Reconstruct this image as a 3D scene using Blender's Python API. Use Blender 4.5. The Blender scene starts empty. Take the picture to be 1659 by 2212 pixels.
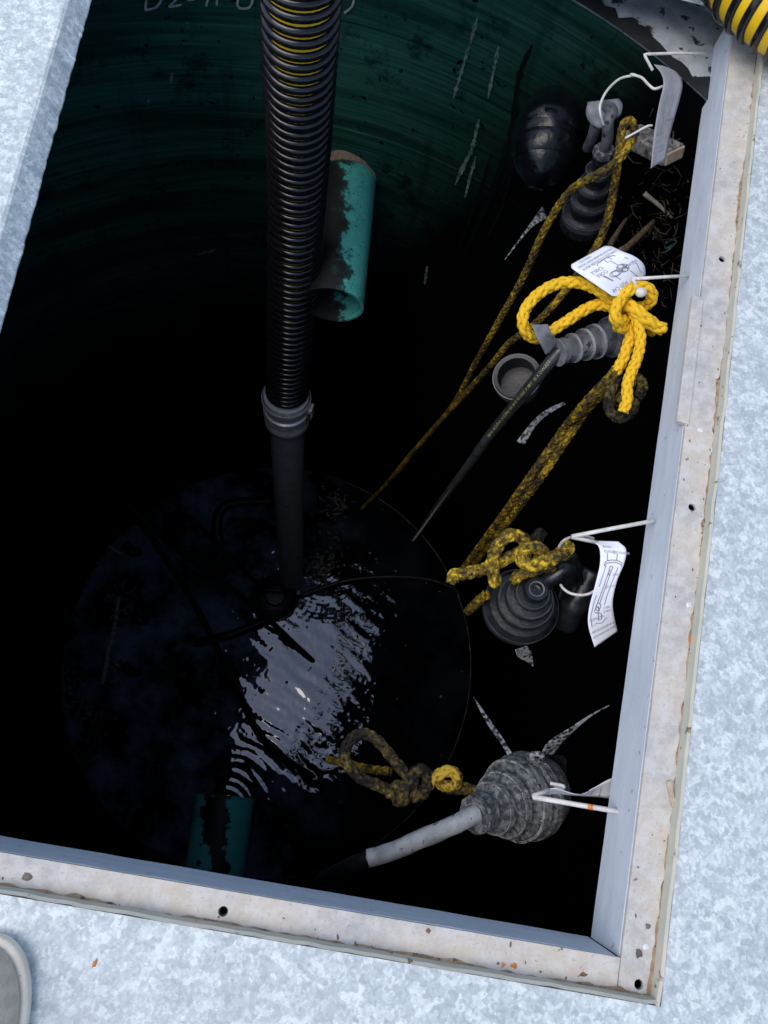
import bpy, bmesh, math, random
from mathutils import Vector, Matrix, noise
random.seed(7)
S = bpy.context.scene
COL = S.collection
# ------------------------------------------------------------------ camera
F, CX, CY, HC = 1534.0, 829.5, 1106.0, 1.0          # focal length and centre in survey units, camera height
_d = Vector(((640 - CX) / F, (1595 - CY) / F, 1)).normalized()
_U = -_d
_X = (Vector((1, 0, 0)) - _d * _d.x).normalized()
_Y = _U.cross(_X)
def c2w(c): return Vector((c.dot(_X), c.dot(_Y), c.dot(_U)))
cam = bpy.data.cameras.new('camera'); camo = bpy.data.objects.new('camera', cam); COL.objects.link(camo)
cam.sensor_fit = 'HORIZONTAL'; cam.sensor_width = 36; cam.lens = 36 * F / 1659; cam.clip_start = 0.01; cam.clip_end = 500
r_, u_, b_ = c2w(Vector((1, 0, 0))), c2w(Vector((0, -1, 0))), c2w(Vector((0, 0, -1)))
camo.matrix_world = Matrix(((r_.x, u_.x, b_.x, 0), (r_.y, u_.y, b_.y, 0), (r_.z, u_.z, b_.z, HC), (0, 0, 0, 1)))
S.camera = camo
# ------------------------------------------------------------------ sky, sun, exposure
SUN_EL, SUN_AZ = math.radians(60), math.radians(196)   # azimuth of the sun seen from the hatch, measured from +x
w = bpy.data.worlds.new('World'); S.world = w; w.use_nodes = True
nt = w.node_tree; bg = nt.nodes['Background']
sky = nt.nodes.new('ShaderNodeTexSky'); sky.sky_type = 'NISHITA'; sky.sun_disc = False
sky.sun_elevation = SUN_EL; sky.sun_rotation = math.pi / 2 - SUN_AZ
sky.air_density = 1.0; sky.dust_density = 1.5
nt.links.new(sky.outputs[0], bg.inputs[0]); bg.inputs[1].default_value = 0.15
sl = bpy.data.lights.new('sun', 'SUN'); so = bpy.data.objects.new('sun', sl); COL.objects.link(so)
sl.energy = 1.3; sl.angle = math.radians(50); sl.color = (1.0, 0.95, 0.88)
sd = Vector((math.cos(SUN_EL) * math.cos(SUN_AZ), math.cos(SUN_EL) * math.sin(SUN_AZ), math.sin(SUN_EL)))
so.rotation_euler = sd.to_track_quat('Z', 'Y').to_euler()
vs = S.view_settings; vs.view_transform = 'Standard'; vs.look = 'None'; vs.exposure = 0.5; vs.gamma = 1.0

# ------------------------------------------------------------------ survey helpers
def ray(px, py): return c2w(Vector(((px - CX) / F, (py - CY) / F, 1)))
def V(px, py, z):
    w = ray(px, py); t = (z - HC) / w.z
    return Vector((w.x * t, w.y * t, z))
def VZ(px, py, Z): return ray(px, py) * Z + Vector((0, 0, HC))
def zoomer(x0, y0, s):
    return lambda zx, zy, z: V((x0 + zx / s) / 1.8517, (y0 + zy / s) / 1.8517, z)
A1 = zoomer(2500, 0, 2.9)       # upper right corner
A2 = zoomer(1536, 0, 1.08)
A6 = zoomer(2000, 900, 2.37)
A7 = zoomer(1800, 2050, 2.07375)
A8 = zoomer(1300, 2750, 1.3825)
WZ = -3.65                        # water level
TC = Vector((-0.16, 0.496, 0)); TR = 1.285   # tank axis and radius
def onwall(px, py, r=TR):
    w = ray(px, py); a = w.x**2 + w.y**2; b = -2 * (w.x * TC.x + w.y * TC.y); c = TC.x**2 + TC.y**2 - r * r
    t = (-b + math.sqrt(b * b - 4 * a * c)) / (2 * a)
    return Vector((w.x * t, w.y * t, HC + w.z * t))

# ------------------------------------------------------------------ object helpers
ORG = {}
def thing(name, label, cat, loc, group=None):
    o = bpy.data.objects.new(name, None); COL.objects.link(o); o.location = loc; o.empty_display_size = .05
    o['label'] = label; o['category'] = cat
    if group: o['group'] = group
    ORG[o] = Vector(loc); return o
def mk(name, verts, faces, mat, parent=None, smooth=True, loc=None, label=None, cat=None, group=None, kind=None):
    me = bpy.data.meshes.new(name)
    org = ORG[parent] if parent else Vector(loc if loc is not None else (0, 0, 0))
    me.from_pydata([tuple(Vector(v) - org) for v in verts], [], faces)
    o = bpy.data.objects.new(name, me); COL.objects.link(o)
    if parent: o.parent = parent
    else: o.location = org
    ORG[o] = org
    if mat: me.materials.append(mat)
    if smooth: me.polygons.foreach_set('use_smooth', [True] * len(me.polygons))
    if label: o['label'] = label
    if cat: o['category'] = cat
    if group: o['group'] = group
    if kind: o['kind'] = kind
    me.update(); return o
class MB:
    def __init__(s): s.v = []; s.f = []
    def add(s, v, f):
        n = len(s.v); s.v += [Vector(x) for x in v]; s.f += [tuple(i + n for i in q) for q in f]; return s
    def build(s, name, mat, parent=None, **k): return mk(name, s.v, s.f, mat, parent, **k)
def catmull(pts, n=8):
    P = [Vector(p) for p in pts]
    if len(P) < 3:
        return [P[0].lerp(P[-1], i / n) for i in range(n + 1)]
    P = [P[0] * 2 - P[1]] + P + [P[-1] * 2 - P[-2]]; out = []
    for i in range(1, len(P) - 2):
        a, b, c, d = P[i - 1:i + 3]
        for k in range(n):
            t = k / n
            out.append(0.5 * ((2 * b) + (c - a) * t + (2 * a - 5 * b + 4 * c - d) * t * t + (3 * b - a - 3 * c + d) * t**3))
    out.append(P[-2].copy()); return out
def resample(P, step):
    L = [0]
    for a, b in zip(P, P[1:]): L.append(L[-1] + (b - a).length)
    n = max(2, int(L[-1] / step)); out = []; j = 0
    for i in range(n + 1):
        s = L[-1] * i / n
        while j < len(P) - 2 and L[j + 1] < s: j += 1
        d = L[j + 1] - L[j]; out.append(P[j].lerp(P[j + 1], (s - L[j]) / d if d > 1e-9 else 0))
    return out, L[-1]
def frames(P):
    T = []
    for i in range(len(P)):
        t = P[min(i + 1, len(P) - 1)] - P[max(i - 1, 0)]
        T.append(t.normalized() if t.length > 1e-9 else Vector((0, 0, 1)))
    n = T[0].orthogonal().normalized(); out = []
    for i in range(len(P)):
        n = (n - T[i] * n.dot(T[i])); n = n.normalized() if n.length > 1e-6 else T[i].orthogonal().normalized()
        out.append((T[i], n, T[i].cross(n)))
    return out
def tube_geo(P, r, seg=10, caps=True, rough=0):
    fr = frames(P); v = []; f = []; N = len(P)
    for i, (p, (t, a, b)) in enumerate(zip(P, fr)):
        rr = r(i / (N - 1)) if callable(r) else r
        for k in range(seg):
            q = 2 * math.pi * k / seg; m = 1 + (rough * noise.noise(p * 60 + Vector((k, 0, 0))) if rough else 0)
            v.append(p + (a * math.cos(q) + b * math.sin(q)) * rr * m)
    for i in range(N - 1):
        for k in range(seg):
            k2 = (k + 1) % seg; f.append((i * seg + k, i * seg + k2, (i + 1) * seg + k2, (i + 1) * seg + k))
    if caps: f += [tuple(range(seg))[::-1], tuple(range((N - 1) * seg, N * seg))]
    return v, f
def tube(name, pts, r, mat, parent=None, seg=10, n=8, spl=True, rough=0, **k):
    P = catmull(pts, n) if spl else [Vector(p) for p in pts]
    v, f = tube_geo(P, r, seg, rough=rough); return mk(name, v, f, mat, parent, **k)
def lathe_geo(prof, A, B, seg=32, wob=0, closed=True, seed=0):
    """prof: (t along A->B in metres, radius)"""
    ax = (B - A).normalized(); a = ax.orthogonal().normalized(); b = ax.cross(a); v = []; f = []
    for t, r in prof:
        for k in range(seg):
            q = 2 * math.pi * k / seg
            d = a * math.cos(q) + b * math.sin(q); m = 1 + (wob * noise.noise(d * 2.3 + Vector((t * 40, seed, 0))) if wob else 0)
            v.append(A + ax * t + d * r * m)
    for i in range(len(prof) - 1):
        for k in range(seg):
            k2 = (k + 1) % seg; f.append((i * seg + k, i * seg + k2, (i + 1) * seg + k2, (i + 1) * seg + k))
    if closed: f += [tuple(range(seg))[::-1], tuple(range((len(prof) - 1) * seg, len(prof) * seg))]
    return v, f
def lathe(name, prof, A, B, mat, parent=None, seg=32, wob=0, closed=True, seed=0, **k):
    v, f = lathe_geo(prof, Vector(A), Vector(B), seg, wob, closed, seed); o = mk(name, v, f, mat, parent, **k)
    o.data.set_sharp_from_angle(angle=math.radians(38)); return o
def braid_geo(P0, R):
    P, L = resample(P0, R * 0.42); fr = frames(P); mb = MB(); N = len(P); pitch = R * 10.5; seg = 6
    for hand in (1, -1):
        for k in range(4):
            v = []; f = []
            C = []
            for i in range(N):
                t, a, b = fr[i]; ph = 2 * math.pi * (L * i / (N - 1)) / pitch
                q = hand * ph + math.pi / 2 * k + (0 if hand > 0 else 0)
                e = a * math.cos(q) + b * math.sin(q); g = -a * math.sin(q) + b * math.cos(q)
                rad = R * (0.66 + 0.13 * hand * math.cos(4 * ph))
                c = P[i] + e * rad
                fuzz = 1 + .22 * noise.noise(c * 160) + .12 * noise.noise(c * 420)
                for s in range(seg):
                    y = 2 * math.pi * s / seg
                    v.append(c + e * math.cos(y) * R * .30 * fuzz + g * math.sin(y) * R * .50 * fuzz)
            for i in range(N - 1):
                for s in range(seg):
                    s2 = (s + 1) % seg; f.append((i * seg + s, i * seg + s2, (i + 1) * seg + s2, (i + 1) * seg + s))
            f += [tuple(range(seg))[::-1], tuple(range((N - 1) * seg, N * seg))]
            mb.add(v, f)
    return mb.v, mb.f
def braid(name, pts, R, mat, parent=None, n=8, **k):
    v, f = braid_geo(catmull(pts, n), R); return mk(name, v, f, mat, parent, **k)
def box_geo(c, x, y, z):
    c = Vector(c); x, y, z = Vector(x), Vector(y), Vector(z)
    v = [c + x * i + y * j + z * k for i in (-1, 1) for j in (-1, 1) for k in (-1, 1)]
    return v, [(0, 1, 3, 2), (4, 6, 7, 5), (0, 4, 5, 1), (2, 3, 7, 6), (0, 2, 6, 4), (1, 5, 7, 3)]
def bevel(o, w=.002, seg=2):
    m = o.modifiers.new('bevel', 'BEVEL'); m.width = w; m.segments = seg; m.limit_method = 'ANGLE'
def sheet_fn(left, right, n=10):
    Lp = resample(catmull(left, n), .002)[0]; Rp = resample(catmull(right, n), .002)[0]
    def ev(P, t):
        s = max(0, min(1, t)) * (len(P) - 1); i = min(int(s), len(P) - 2); return P[i].lerp(P[i + 1], s - i)
    def fn(u, v, bulge=0):
        a, b = ev(Lp, v), ev(Rp, v); return a.lerp(b, u)
    def nrm(u, v):
        e = .02; du = fn(min(u + e, 1), v) - fn(max(u - e, 0), v); dv = fn(u, min(v + e, 1)) - fn(u, max(v - e, 0))
        n = du.cross(dv).normalized(); p = fn(u, v)
        return n if n.dot(Vector((0, 0, HC)) - p) > 0 else -n
    return fn, nrm
def sheet(name, fn, nrm, mat, parent, nu=8, nv=30, th=.0006, round_=0.0, **k):
    v = []; f = []
    for s in (0, 1):
        for j in range(nv + 1):
            for i in range(nu + 1):
                u, q = i / nu, j / nv
                if round_:
                    e = min(q, 1 - q) / round_
                    if e < 1: u = .5 + (u - .5) * (1 - .16 * (1 - e)**2)
                v.append(fn(u, q) - nrm(u, q) * th * s)
    W = nu + 1; M = W * (nv + 1)
    for j in range(nv):
        for i in range(nu):
            a = j * W + i; f.append((a, a + 1, a + W + 1, a + W)); f.append((M + a, M + a + W, M + a + W + 1, M + a + 1))
    for i in range(nu):
        a = i; f.append((a, M + a, M + a + 1, a + 1)); a = nv * W + i; f.append((a, a + 1, M + a + 1, M + a))
    for j in range(nv):
        a = j * W; f.append((a, a + W, M + a + W, M + a)); a = j * W + nu; f.append((a, M + a, M + a + W, a + W))
    return mk(name, v, f, mat, parent, **k)
def text_geo(body, size=1.0):
    cu = bpy.data.curves.new('t', 'FONT'); cu.body = body; cu.size = size; cu.resolution_u = 2
    ob = bpy.data.objects.new('t', cu); me = bpy.data.meshes.new_from_object(ob)
    v = [x.co.copy() for x in me.vertices]; f = [tuple(p.vertices) for p in me.polygons]
    bpy.data.objects.remove(ob); bpy.data.curves.remove(cu); bpy.data.meshes.remove(me)
    return v, f
def print_on(fn, nrm, items, mat, parent, aspect, off=.0007, name='lettering'):
    """items: (text, u0, v, height in u units, horizontal squash); aspect = width/height of sheet"""
    mb = MB()
    for body, u0, v0, h, sq in items:
        tv, tf = text_geo(body, 1.0)
        o = []
        for p in tv:
            u = u0 + p.x * h * sq; v = v0 - p.y * h * aspect
            o.append(fn(u, v) + nrm(min(max(u, 0), 1), min(max(v, 0), 1)) * off)
        mb.add(o, tf)
    o = mb.build(name, mat, parent, smooth=False); o['kind'] = 'stuff'; return o
def lines_on(fn, nrm, polys, mat, parent, wid=.0006, off=.0007, name='drawing'):
    mb = MB()
    for poly in polys:
        P = [fn(u, v) + nrm(u, v) * off for u, v in poly]; N = [nrm(u, v) for u, v in poly]
        v = []; f = []
        for i, p in enumerate(P):
            t = (P[min(i + 1, len(P) - 1)] - P[max(i - 1, 0)]).normalized(); s = t.cross(N[i]).normalized() * wid
            v += [p - s, p + s]
        f = [(2 * i, 2 * i + 1, 2 * i + 3, 2 * i + 2) for i in range(len(P) - 1)]
        mb.add(v, f)
    return mb.build(name, mat, parent, smooth=False)

# ------------------------------------------------------------------ materials
class NT:
    def __init__(s, name):
        s.m = bpy.data.materials.new(name); s.m.use_nodes = True; s.t = s.m.node_tree; s.b = s.t.nodes['Principled BSDF']
        s.tc = s.t.nodes.new('ShaderNodeTexCoord').outputs['Object']
    def n(s, ty, **k):
        x = s.t.nodes.new(ty)
        for a, b in k.items(): setattr(x, a, b)
        return x
    def put(s, sock, val):
        if hasattr(val, 'is_output') or isinstance(val, bpy.types.NodeSocket): s.t.links.new(val, sock)
        elif val is not None: sock.default_value = val
    def mapping(s, scale=(1, 1, 1), rot=(0, 0, 0), loc=(0, 0, 0)):
        x = s.n('ShaderNodeMapping'); s.put(x.inputs[0], s.tc); x.inputs['Scale'].default_value = scale; x.inputs['Rotation'].default_value = rot
        x.inputs['Location'].default_value = loc; return x.outputs[0]
    def noise(s, scale, detail=4, rough=.55, dist=0, vec=None, col=False):
        x = s.n('ShaderNodeTexNoise'); s.put(x.inputs['Vector'], vec or s.tc); x.inputs['Scale'].default_value = scale
        x.inputs['Detail'].default_value = detail; x.inputs['Roughness'].default_value = rough; x.inputs['Distortion'].default_value = dist
        return x.outputs['Color' if col else 'Fac']
    def voro(s, scale, vec=None, feature='F1', out='Color'):
        x = s.n('ShaderNodeTexVoronoi', feature=feature); s.put(x.inputs['Vector'], vec or s.tc); x.inputs['Scale'].default_value = scale
        return x.outputs[out]
    def ramp(s, fac, stops):
        x = s.n('ShaderNodeValToRGB'); s.put(x.inputs[0], fac); e = x.color_ramp.elements
        while len(e) < len(stops): e.new(.5)
        for q, (p, c) in zip(e, stops):
            q.position = p; q.color = (c, c, c, 1) if isinstance(c, (int, float)) else (*c, 1)
        return x.outputs[0]
    def mix(s, fac, a, b, mode='MIX'):
        x = s.n('ShaderNodeMix', data_type='RGBA', blend_type=mode); s.put(x.inputs[0], fac)
        for i, c in ((6, a), (7, b)):
            s.put(x.inputs[i], (*c, 1) if isinstance(c, tuple) and len(c) == 3 else c)
        return x.outputs[2]
    def math(s, op, a, b=None):
        x = s.n('ShaderNodeMath', operation=op); s.put(x.inputs[0], a)
        if b is not None: s.put(x.inputs[1], b)
        return x.outputs[0]
    def sep(s, vec=None):
        x = s.n('ShaderNodeSeparateXYZ'); s.put(x.inputs[0], vec or s.tc); return x.outputs
    def bump(s, h, strength=.3, dist=.002):
        x = s.n('ShaderNodeBump'); s.put(x.inputs['Height'], h); x.inputs['Strength'].default_value = strength; x.inputs['Distance'].default_value = dist
        s.put(s.b.inputs['Normal'], x.outputs[0])
    def out(s, col=None, rough=.5, metal=0, spec=None, coat=None):
        if isinstance(col, tuple) and len(col) == 3: col = (*col, 1)
        s.put(s.b.inputs['Base Color'], col); s.put(s.b.inputs['Roughness'], rough); s.put(s.b.inputs['Metallic'], metal)
        if spec is not None: s.b.inputs['Specular IOR Level'].default_value = spec
        if coat: s.b.inputs['Coat Weight'].default_value = coat; s.b.inputs['Coat Roughness'].default_value = .15
        return s.m
def mottled(name, c1, c2, scale=30, rough=.5, metal=0, bump=.2, spots=None, spot_scale=60, spot_thr=.62, detail=6, lo=.35, hi=.65, spec=None, coat=None, bdist=.002):
    t = NT(name); c = t.mix(t.ramp(t.noise(scale, detail), [(lo, 0.), (hi, 1.)]), c1, c2)
    if spots: c = t.mix(t.ramp(t.noise(spot_scale, 5, .6), [(spot_thr, 0.), (spot_thr + .04, 1.)]), c, spots)
    if bump: t.bump(t.noise(scale * 3, 6), bump, bdist)
    return t.out(c, rough, metal, spec, coat)

def galvanised(name, tint=(1, 1, 1), k=1.0, blue=1.0, rust=True):
    t = NT(name)
    def warp(sc, am, det):
        a_ = t.n('ShaderNodeVectorMath', operation='ADD'); t.put(a_.inputs[0], t.tc)
        b_ = t.n('ShaderNodeVectorMath', operation='SCALE'); t.put(b_.inputs[0], t.noise(sc, det, .65, col=True)); b_.inputs['Scale'].default_value = am
        t.put(a_.inputs[1], b_.outputs[0]); return a_.outputs[0]
    g1 = t.sep(t.voro(105, warp(120, .009, 3)))[0]
    g2 = t.sep(t.voro(240, warp(220, .005, 3)))[1]
    big = t.ramp(t.sep(t.voro(48, warp(70, .03, 4)))[2], [(.80, 0.), (.82, 1.)])      # the odd large bright flake
    f = t.math('ADD', t.math('ADD', t.math('MULTIPLY', g1, .36), t.math('MULTIPLY', g2, .30)), t.math('MULTIPLY', t.noise(330, 4, .7), .26))
    f = t.math('ADD', t.math('ADD', f, t.math('MULTIPLY', t.noise(5, 6), .22)), t.math('MULTIPLY', big, .10))
    c = t.ramp(f, [(.27, (.38 * k * tint[0], .405 * k * tint[1], .43 * k * tint[2])), (.56, (.49 * k * tint[0], .52 * k * tint[1], .545 * k * tint[2])), (.88, (.72 * k * tint[0], .735 * k * tint[1], .75 * k * tint[2]))])
    # scuffs and dark specks
    sp = t.ramp(t.noise(95, 4, .65), [(.66, 0.), (.71, 1.)]); c = t.mix(t.math('MULTIPLY', sp, .5), c, (.17, .17, .19))
    sc = t.ramp(t.noise(14, 5, .7, vec=t.mapping((9, .5, 1), (0, 0, .6))), [(.70, 0.), (.735, 1.)]); c = t.mix(t.math('MULTIPLY', sc, .35), c, (.78, .8, .82))
    sc2 = t.ramp(t.noise(11, 5, .7, vec=t.mapping((.6, 10, 1), (0, 0, .35))), [(.66, 0.), (.70, 1.)]); c = t.mix(t.math('MULTIPLY', sc2, .35), c, (.25, .26, .29))
    if rust:
        rs = t.ramp(t.noise(16, 6, .7), [(.735, 0.), (.77, 1.)]); c = t.mix(t.math('MULTIPLY', rs, .6), c, (.16, .10, .08))
    t.bump(f, .12, .001)
    return t.out(c, t.ramp(g1, [(0, .55), (1, .7)]), .08)
M_DECK = galvanised('galvanised_steel', tint=(.965, 1.0, .975))
M_DOOR = galvanised('galvanised_door_steel', tint=(.96, 1.0, .97), k=1.12)
def ledge_mat():
    t = NT('weathered_ledge')
    c = t.ramp(t.noise(7, 6, .6), [(.36, (.40, .395, .385)), (.5, (.50, .46, .405)), (.62, (.56, .49, .40))])
    c = t.mix(t.ramp(t.noise(40, 6, .65), [(.42, 0.), (.62, .75)]), c, (.60, .585, .555))
    c = t.mix(t.math('MULTIPLY', t.ramp(t.noise(24, 5, .65), [(.61, 0.), (.74, 1.)]), .5), c, (.34, .25, .17))
    c = t.mix(t.ramp(t.noise(70, 3, .5), [(.71, 0.), (.74, .85)]), c, (.10, .085, .08))
    c = t.mix(t.ramp(t.noise(38, 2, .5, vec=t.mapping((1, 1, 1), loc=(3, 1, 0))), [(.75, 0.), (.765, .9)]), c, (.30, .10, .04))
    c = t.mix(t.ramp(t.noise(190, 4, .7), [(.56, 0.), (.70, .55)]), c, (.26, .235, .205))
    c = t.mix(t.ramp(t.noise(17, 6, .7, vec=t.mapping((1, 5, 1), (0, 0, .2))), [(.58, 0.), (.66, .45)]), c, (.40, .40, .40))
    t.bump(t.noise(90, 6), .35, .0015)
    return t.out(c, .75, .05)
M_LEDGE = ledge_mat()
def throat_mat():
    t = NT('brushed_aluminium')
    c = t.ramp(t.noise(9, 6, .65, vec=t.mapping((1, 1, 6), (.5, .2, 0))), [(.3, (.52, .57, .64)), (.6, (.63, .67, .73)), (.8, (.73, .76, .79))])
    c = t.mix(t.ramp(t.noise(60, 4), [(.68, 0.), (.72, .7)]), c, (.25, .25, .27))
    t.bump(t.noise(120, 5), .2, .001)
    return t.out(c, .55, .0)
M_THROAT = throat_mat()
M_SEAL = mottled('old_sealant', (.42, .43, .36), (.50, .47, .40), 22, .8, bump=.6, spots=(.17, .12, .08), spot_scale=40, spot_thr=.63)
def tank_mat():
    t = NT('green_fibreglass')
    s1 = t.noise(3, 5, .6, vec=t.mapping((.8, .8, 34)))
    s2 = t.noise(5, 4, .6, vec=t.mapping((.7, .7, 90)))
    c = t.ramp(s1, [(.3, (.012, .070, .050)), (.5, (.026, .122, .088)), (.7, (.052, .18, .135))])
    c = t.mix(t.ramp(s2, [(.60, 0.), (.70, .55)]), c, (.12, .22, .20))
    patches = t.ramp(t.noise(7, 6, .7), [(.56, 0.), (.64, 1.)])
    c = t.mix(t.math('MULTIPLY', patches, .75), c, (.004, .014, .013))
    spots = t.ramp(t.noise(30, 5, .65), [(.63, 0.), (.67, 1.)]); c = t.mix(spots, c, (.003, .008, .008))
    bands = t.ramp(t.noise(2.2, 5, .6, vec=t.mapping((.35, .35, 4.5))), [(.46, 0.), (.60, 1.)]); c = t.mix(t.math('MULTIPLY', bands, .72), c, (.004, .020, .019))
    runs = t.ramp(t.noise(5, 5, .6, vec=t.mapping((3, 3, .35))), [(.56, 0.), (.66, 1.)]); c = t.mix(t.math('MULTIPLY', runs, .45), c, (.005, .018, .018))
    # pale scuffed band near the rim
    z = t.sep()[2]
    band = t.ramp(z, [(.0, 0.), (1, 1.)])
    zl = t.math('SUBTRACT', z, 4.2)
    side = t.ramp(t.math('ADD', t.math('MULTIPLY', t.sep()[0], .5), t.math('MULTIPLY', t.noise(3, 4), .15)), [(.20, 0.), (.58, 1.)])   # shade under the right of the frame, painted in as black
    hz = t.math('SUBTRACT', t.math('ADD', zl, t.math('MULTIPLY', t.noise(3, 6, .65), .9)), t.math('ADD', .2, t.math('MULTIPLY', side, 1.9)))     # deep wall's shade painted in along with its grease, ragged edge
    shade = t.n('ShaderNodeMapRange'); t.put(shade.inputs[0], hz); shade.inputs[1].default_value = -.25; shade.inputs[2].default_value = -1.6
    c = t.mix(shade.outputs[0], c, (.0022, .0026, .0032))
    t.bump(t.math('ADD', s1, s2), .35, .003)
    return t.out(c, t.ramp(s1, [(.3, .6), (.7, .8)]), 0, 0.0)
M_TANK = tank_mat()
M_FLANGE = mottled('stained_galvanised_flange', (.30, .32, .35), (.50, .52, .54), 22, .65, .1, spots=(.03, .033, .04), spot_scale=30, spot_thr=.585, bump=.5)
M_RIMDIRT = mottled('rim_grime', (.004, .005, .006), (.012, .014, .016), 20, .6)
M_PALE = mottled('pale_drip', (.05, .10, .09), (.17, .22, .20), 70, .8, spots=(.015, .07, .06), spot_scale=55, spot_thr=.53)
M_CHALK = mottled('white_marker', (.30, .36, .34), (.50, .55, .52), 90, .8)
M_TEALMARK = mottled('teal_marker', (.02, .10, .10), (.05, .16, .15), 60, .8)
M_BLACKDRIP = mottled('black_drip', (.002, .003, .003), (.004, .005, .005), 60, .35)
def teal_pipe(name, thr):
    t = NT(name)
    c = t.mix(t.ramp(t.noise(40, 4), [(.3, 0.), (.7, 1.)]), (.07, .44, .37), (.10, .52, .45))
    c = t.mix(t.ramp(t.noise(120, 4), [(.62, 0.), (.66, .9)]), c, (.01, .03, .03))
    h = t.math('ADD', t.sep(t.mapping((1, 1, 1)))[0], t.math('MULTIPLY', t.noise(20, 8, .72), .22))
    c = t.mix(t.ramp(h, [(thr - .02, 1.), (thr + .006, .85), (thr + .014, .15), (thr + .06, 0.)]), c, (.006, .007, .008))
    t.bump(t.noise(80, 5), .3, .002)
    return t.out(c, .55)
M_TEAL = teal_pipe('teal_pipe_with_black_grime', .100)
def teal_low():
    t = NT('teal_pipe_blotched')
    c = t.mix(t.ramp(t.noise(40, 4), [(.3, 0.), (.7, 1.)]), (.07, .50, .41), (.09, .56, .47))
    x = t.math('ABSOLUTE', t.math('SUBTRACT', t.sep()[0], .028))
    h = t.math('ADD', x, t.math('MULTIPLY', t.math('SUBTRACT', t.noise(11, 7, .65), .5), .34))
    c = t.mix(t.ramp(h, [(.050, 1.), (.058, 0.)]), c, (.004, .005, .006))
    return t.out(c, .5)
M_TEALLOW = teal_low()
M_RESIN = mottled('tan_resin', (.20, .14, .10), (.30, .22, .16), 60, .8, bump=.5)
M_YHOSE = mottled('yellow_hose_plastic', (.85, .50, .008), (.90, .58, .015), 30, .35, bump=.05)
M_BHOSE = mottled('black_hose_rib', (.006, .006, .008), (.012, .012, .014), 60, .15, bump=.06, spots=(.10, .09, .08), spot_scale=160, spot_thr=.70)
M_PVC = mottled('grey_pvc', (.17, .195, .20), (.24, .265, .275), 25, .45, spots=(.04, .045, .05), spot_scale=14, spot_thr=.66)
M_CLAMP = mottled('dull_aluminium', (.45, .47, .48), (.62, .64, .65), 60, .38, .3)
M_BLACKRUB = mottled('black_rubber', (.005, .006, .008), (.016, .018, .021), 50, .30, bump=.35, spots=(.16, .17, .18), spot_scale=190, spot_thr=.71)
M_GREYRUB = mottled('dusty_grey_rubber', (.045, .047, .05), (.13, .135, .145), 35, .6, bump=.5, spots=(.015, .015, .016), spot_scale=60, spot_thr=.60)
M_CRUST = mottled('sludge_crusted_rubber', (.03, .032, .035), (.21, .22, .23), 90, .75, bump=.8, spots=(.42, .44, .45), spot_scale=110, spot_thr=.64, bdist=.004, lo=.4, hi=.7)
M_GREYCABLE = mottled('grey_crusted_cable', (.20, .21, .215), (.34, .35, .355), 40, .7, bump=.6, spots=(.03, .03, .03), spot_scale=70, spot_thr=.62)
M_TAGRUB = mottled('grey_tag_plastic', (.10, .107, .115), (.17, .178, .187), 70, .55, bump=.2)
M_TAPE = mottled('glossy_black_tape', (.002, .0025, .0035), (.004, .005, .007), 18, .16, bump=.35, bdist=.006, spec=.35)
M_WHITEWIRE = mottled('white_coated_wire', (.50, .48, .44), (.68, .66, .62), 60, .5, spots=(.22, .20, .16), spot_scale=120, spot_thr=.68)
M_ORANGE = mottled('orange_mark', (.62, .16, .02), (.70, .22, .03), 60, .6)
M_PAPER = mottled('white_plastic_label', (.66, .68, .74), (.74, .75, .80), 20, .5, bump=.1, spots=(.40, .41, .43), spot_scale=130, spot_thr=.72)
M_PAPERGREY = mottled('weathered_label', (.24, .245, .26), (.34, .34, .36), 24, .6, bump=.15, spots=(.14, .14, .15), spot_scale=60, spot_thr=.70)
M_INK = mottled('black_ink', (.15, .15, .18), (.28, .28, .31), 60, .6, bump=0)
M_YINK = mottled('yellow_print', (.28, .26, .10), (.42, .39, .16), 60, .6, bump=0)
M_STRIP = mottled('mouldy_plastic_strip', (.10, .11, .12), (.30, .32, .34), 90, .6, spots=(.01, .01, .012), spot_scale=110, spot_thr=.50)
M_WOOD = mottled('weathered_wood', (.06, .06, .065), (.30, .28, .26), 60, .8, bump=.8, spots=(.015, .015, .015), spot_scale=90, spot_thr=.58)
M_WOODEND = mottled('cut_wood_end', (.36, .28, .20), (.50, .41, .31), 70, .8)
M_TWIG = mottled('brown_twig', (.045, .03, .018), (.13, .085, .05), 70, .8, bump=.6)
M_TWIGL = mottled('pale_debris', (.28, .24, .20), (.46, .40, .33), 70, .8, bump=.6)
def rope_mat(name, dirt, base=((.80, .46, .008), (.86, .55, .02)), dirtcol=(.018, .015, .009), scale=110):
    t = NT(name); c = t.mix(t.noise(60, 3), *base)
    if dirt > 0:
        n = t.math('ADD', t.math('MULTIPLY', t.noise(scale, 6, .7), .55), t.math('MULTIPLY', t.noise(22, 4), .45))
        c = t.mix(t.ramp(n, [(.60 - dirt * .22, 0.), (.64 - dirt * .20, .7), (.74 - dirt * .2, 1.)]), c, dirtcol)
    t.bump(t.noise(900, 3), .7, .001)
    return t.out(c, .75, 0, .25)
M_ROPE = rope_mat('clean_yellow_rope', .02, ((.66, .35, .006), (.88, .57, .03)), (.32, .19, .02))
M_ROPE1 = rope_mat('dirty_yellow_rope', .80, ((.30, .19, .006), (.40, .26, .012)))
M_ROPE2 = rope_mat('filthy_yellow_rope', 1.08, ((.26, .19, .04), (.36, .27, .06)), (.008, .007, .006))
M_ROPE3 = rope_mat('speckled_yellow_rope', .84, ((.56, .37, .015), (.66, .45, .03)))
M_CABLE = mottled('wet_black_cable', (.004, .004, .005), (.010, .010, .012), 40, .35, bump=.2)
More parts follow.
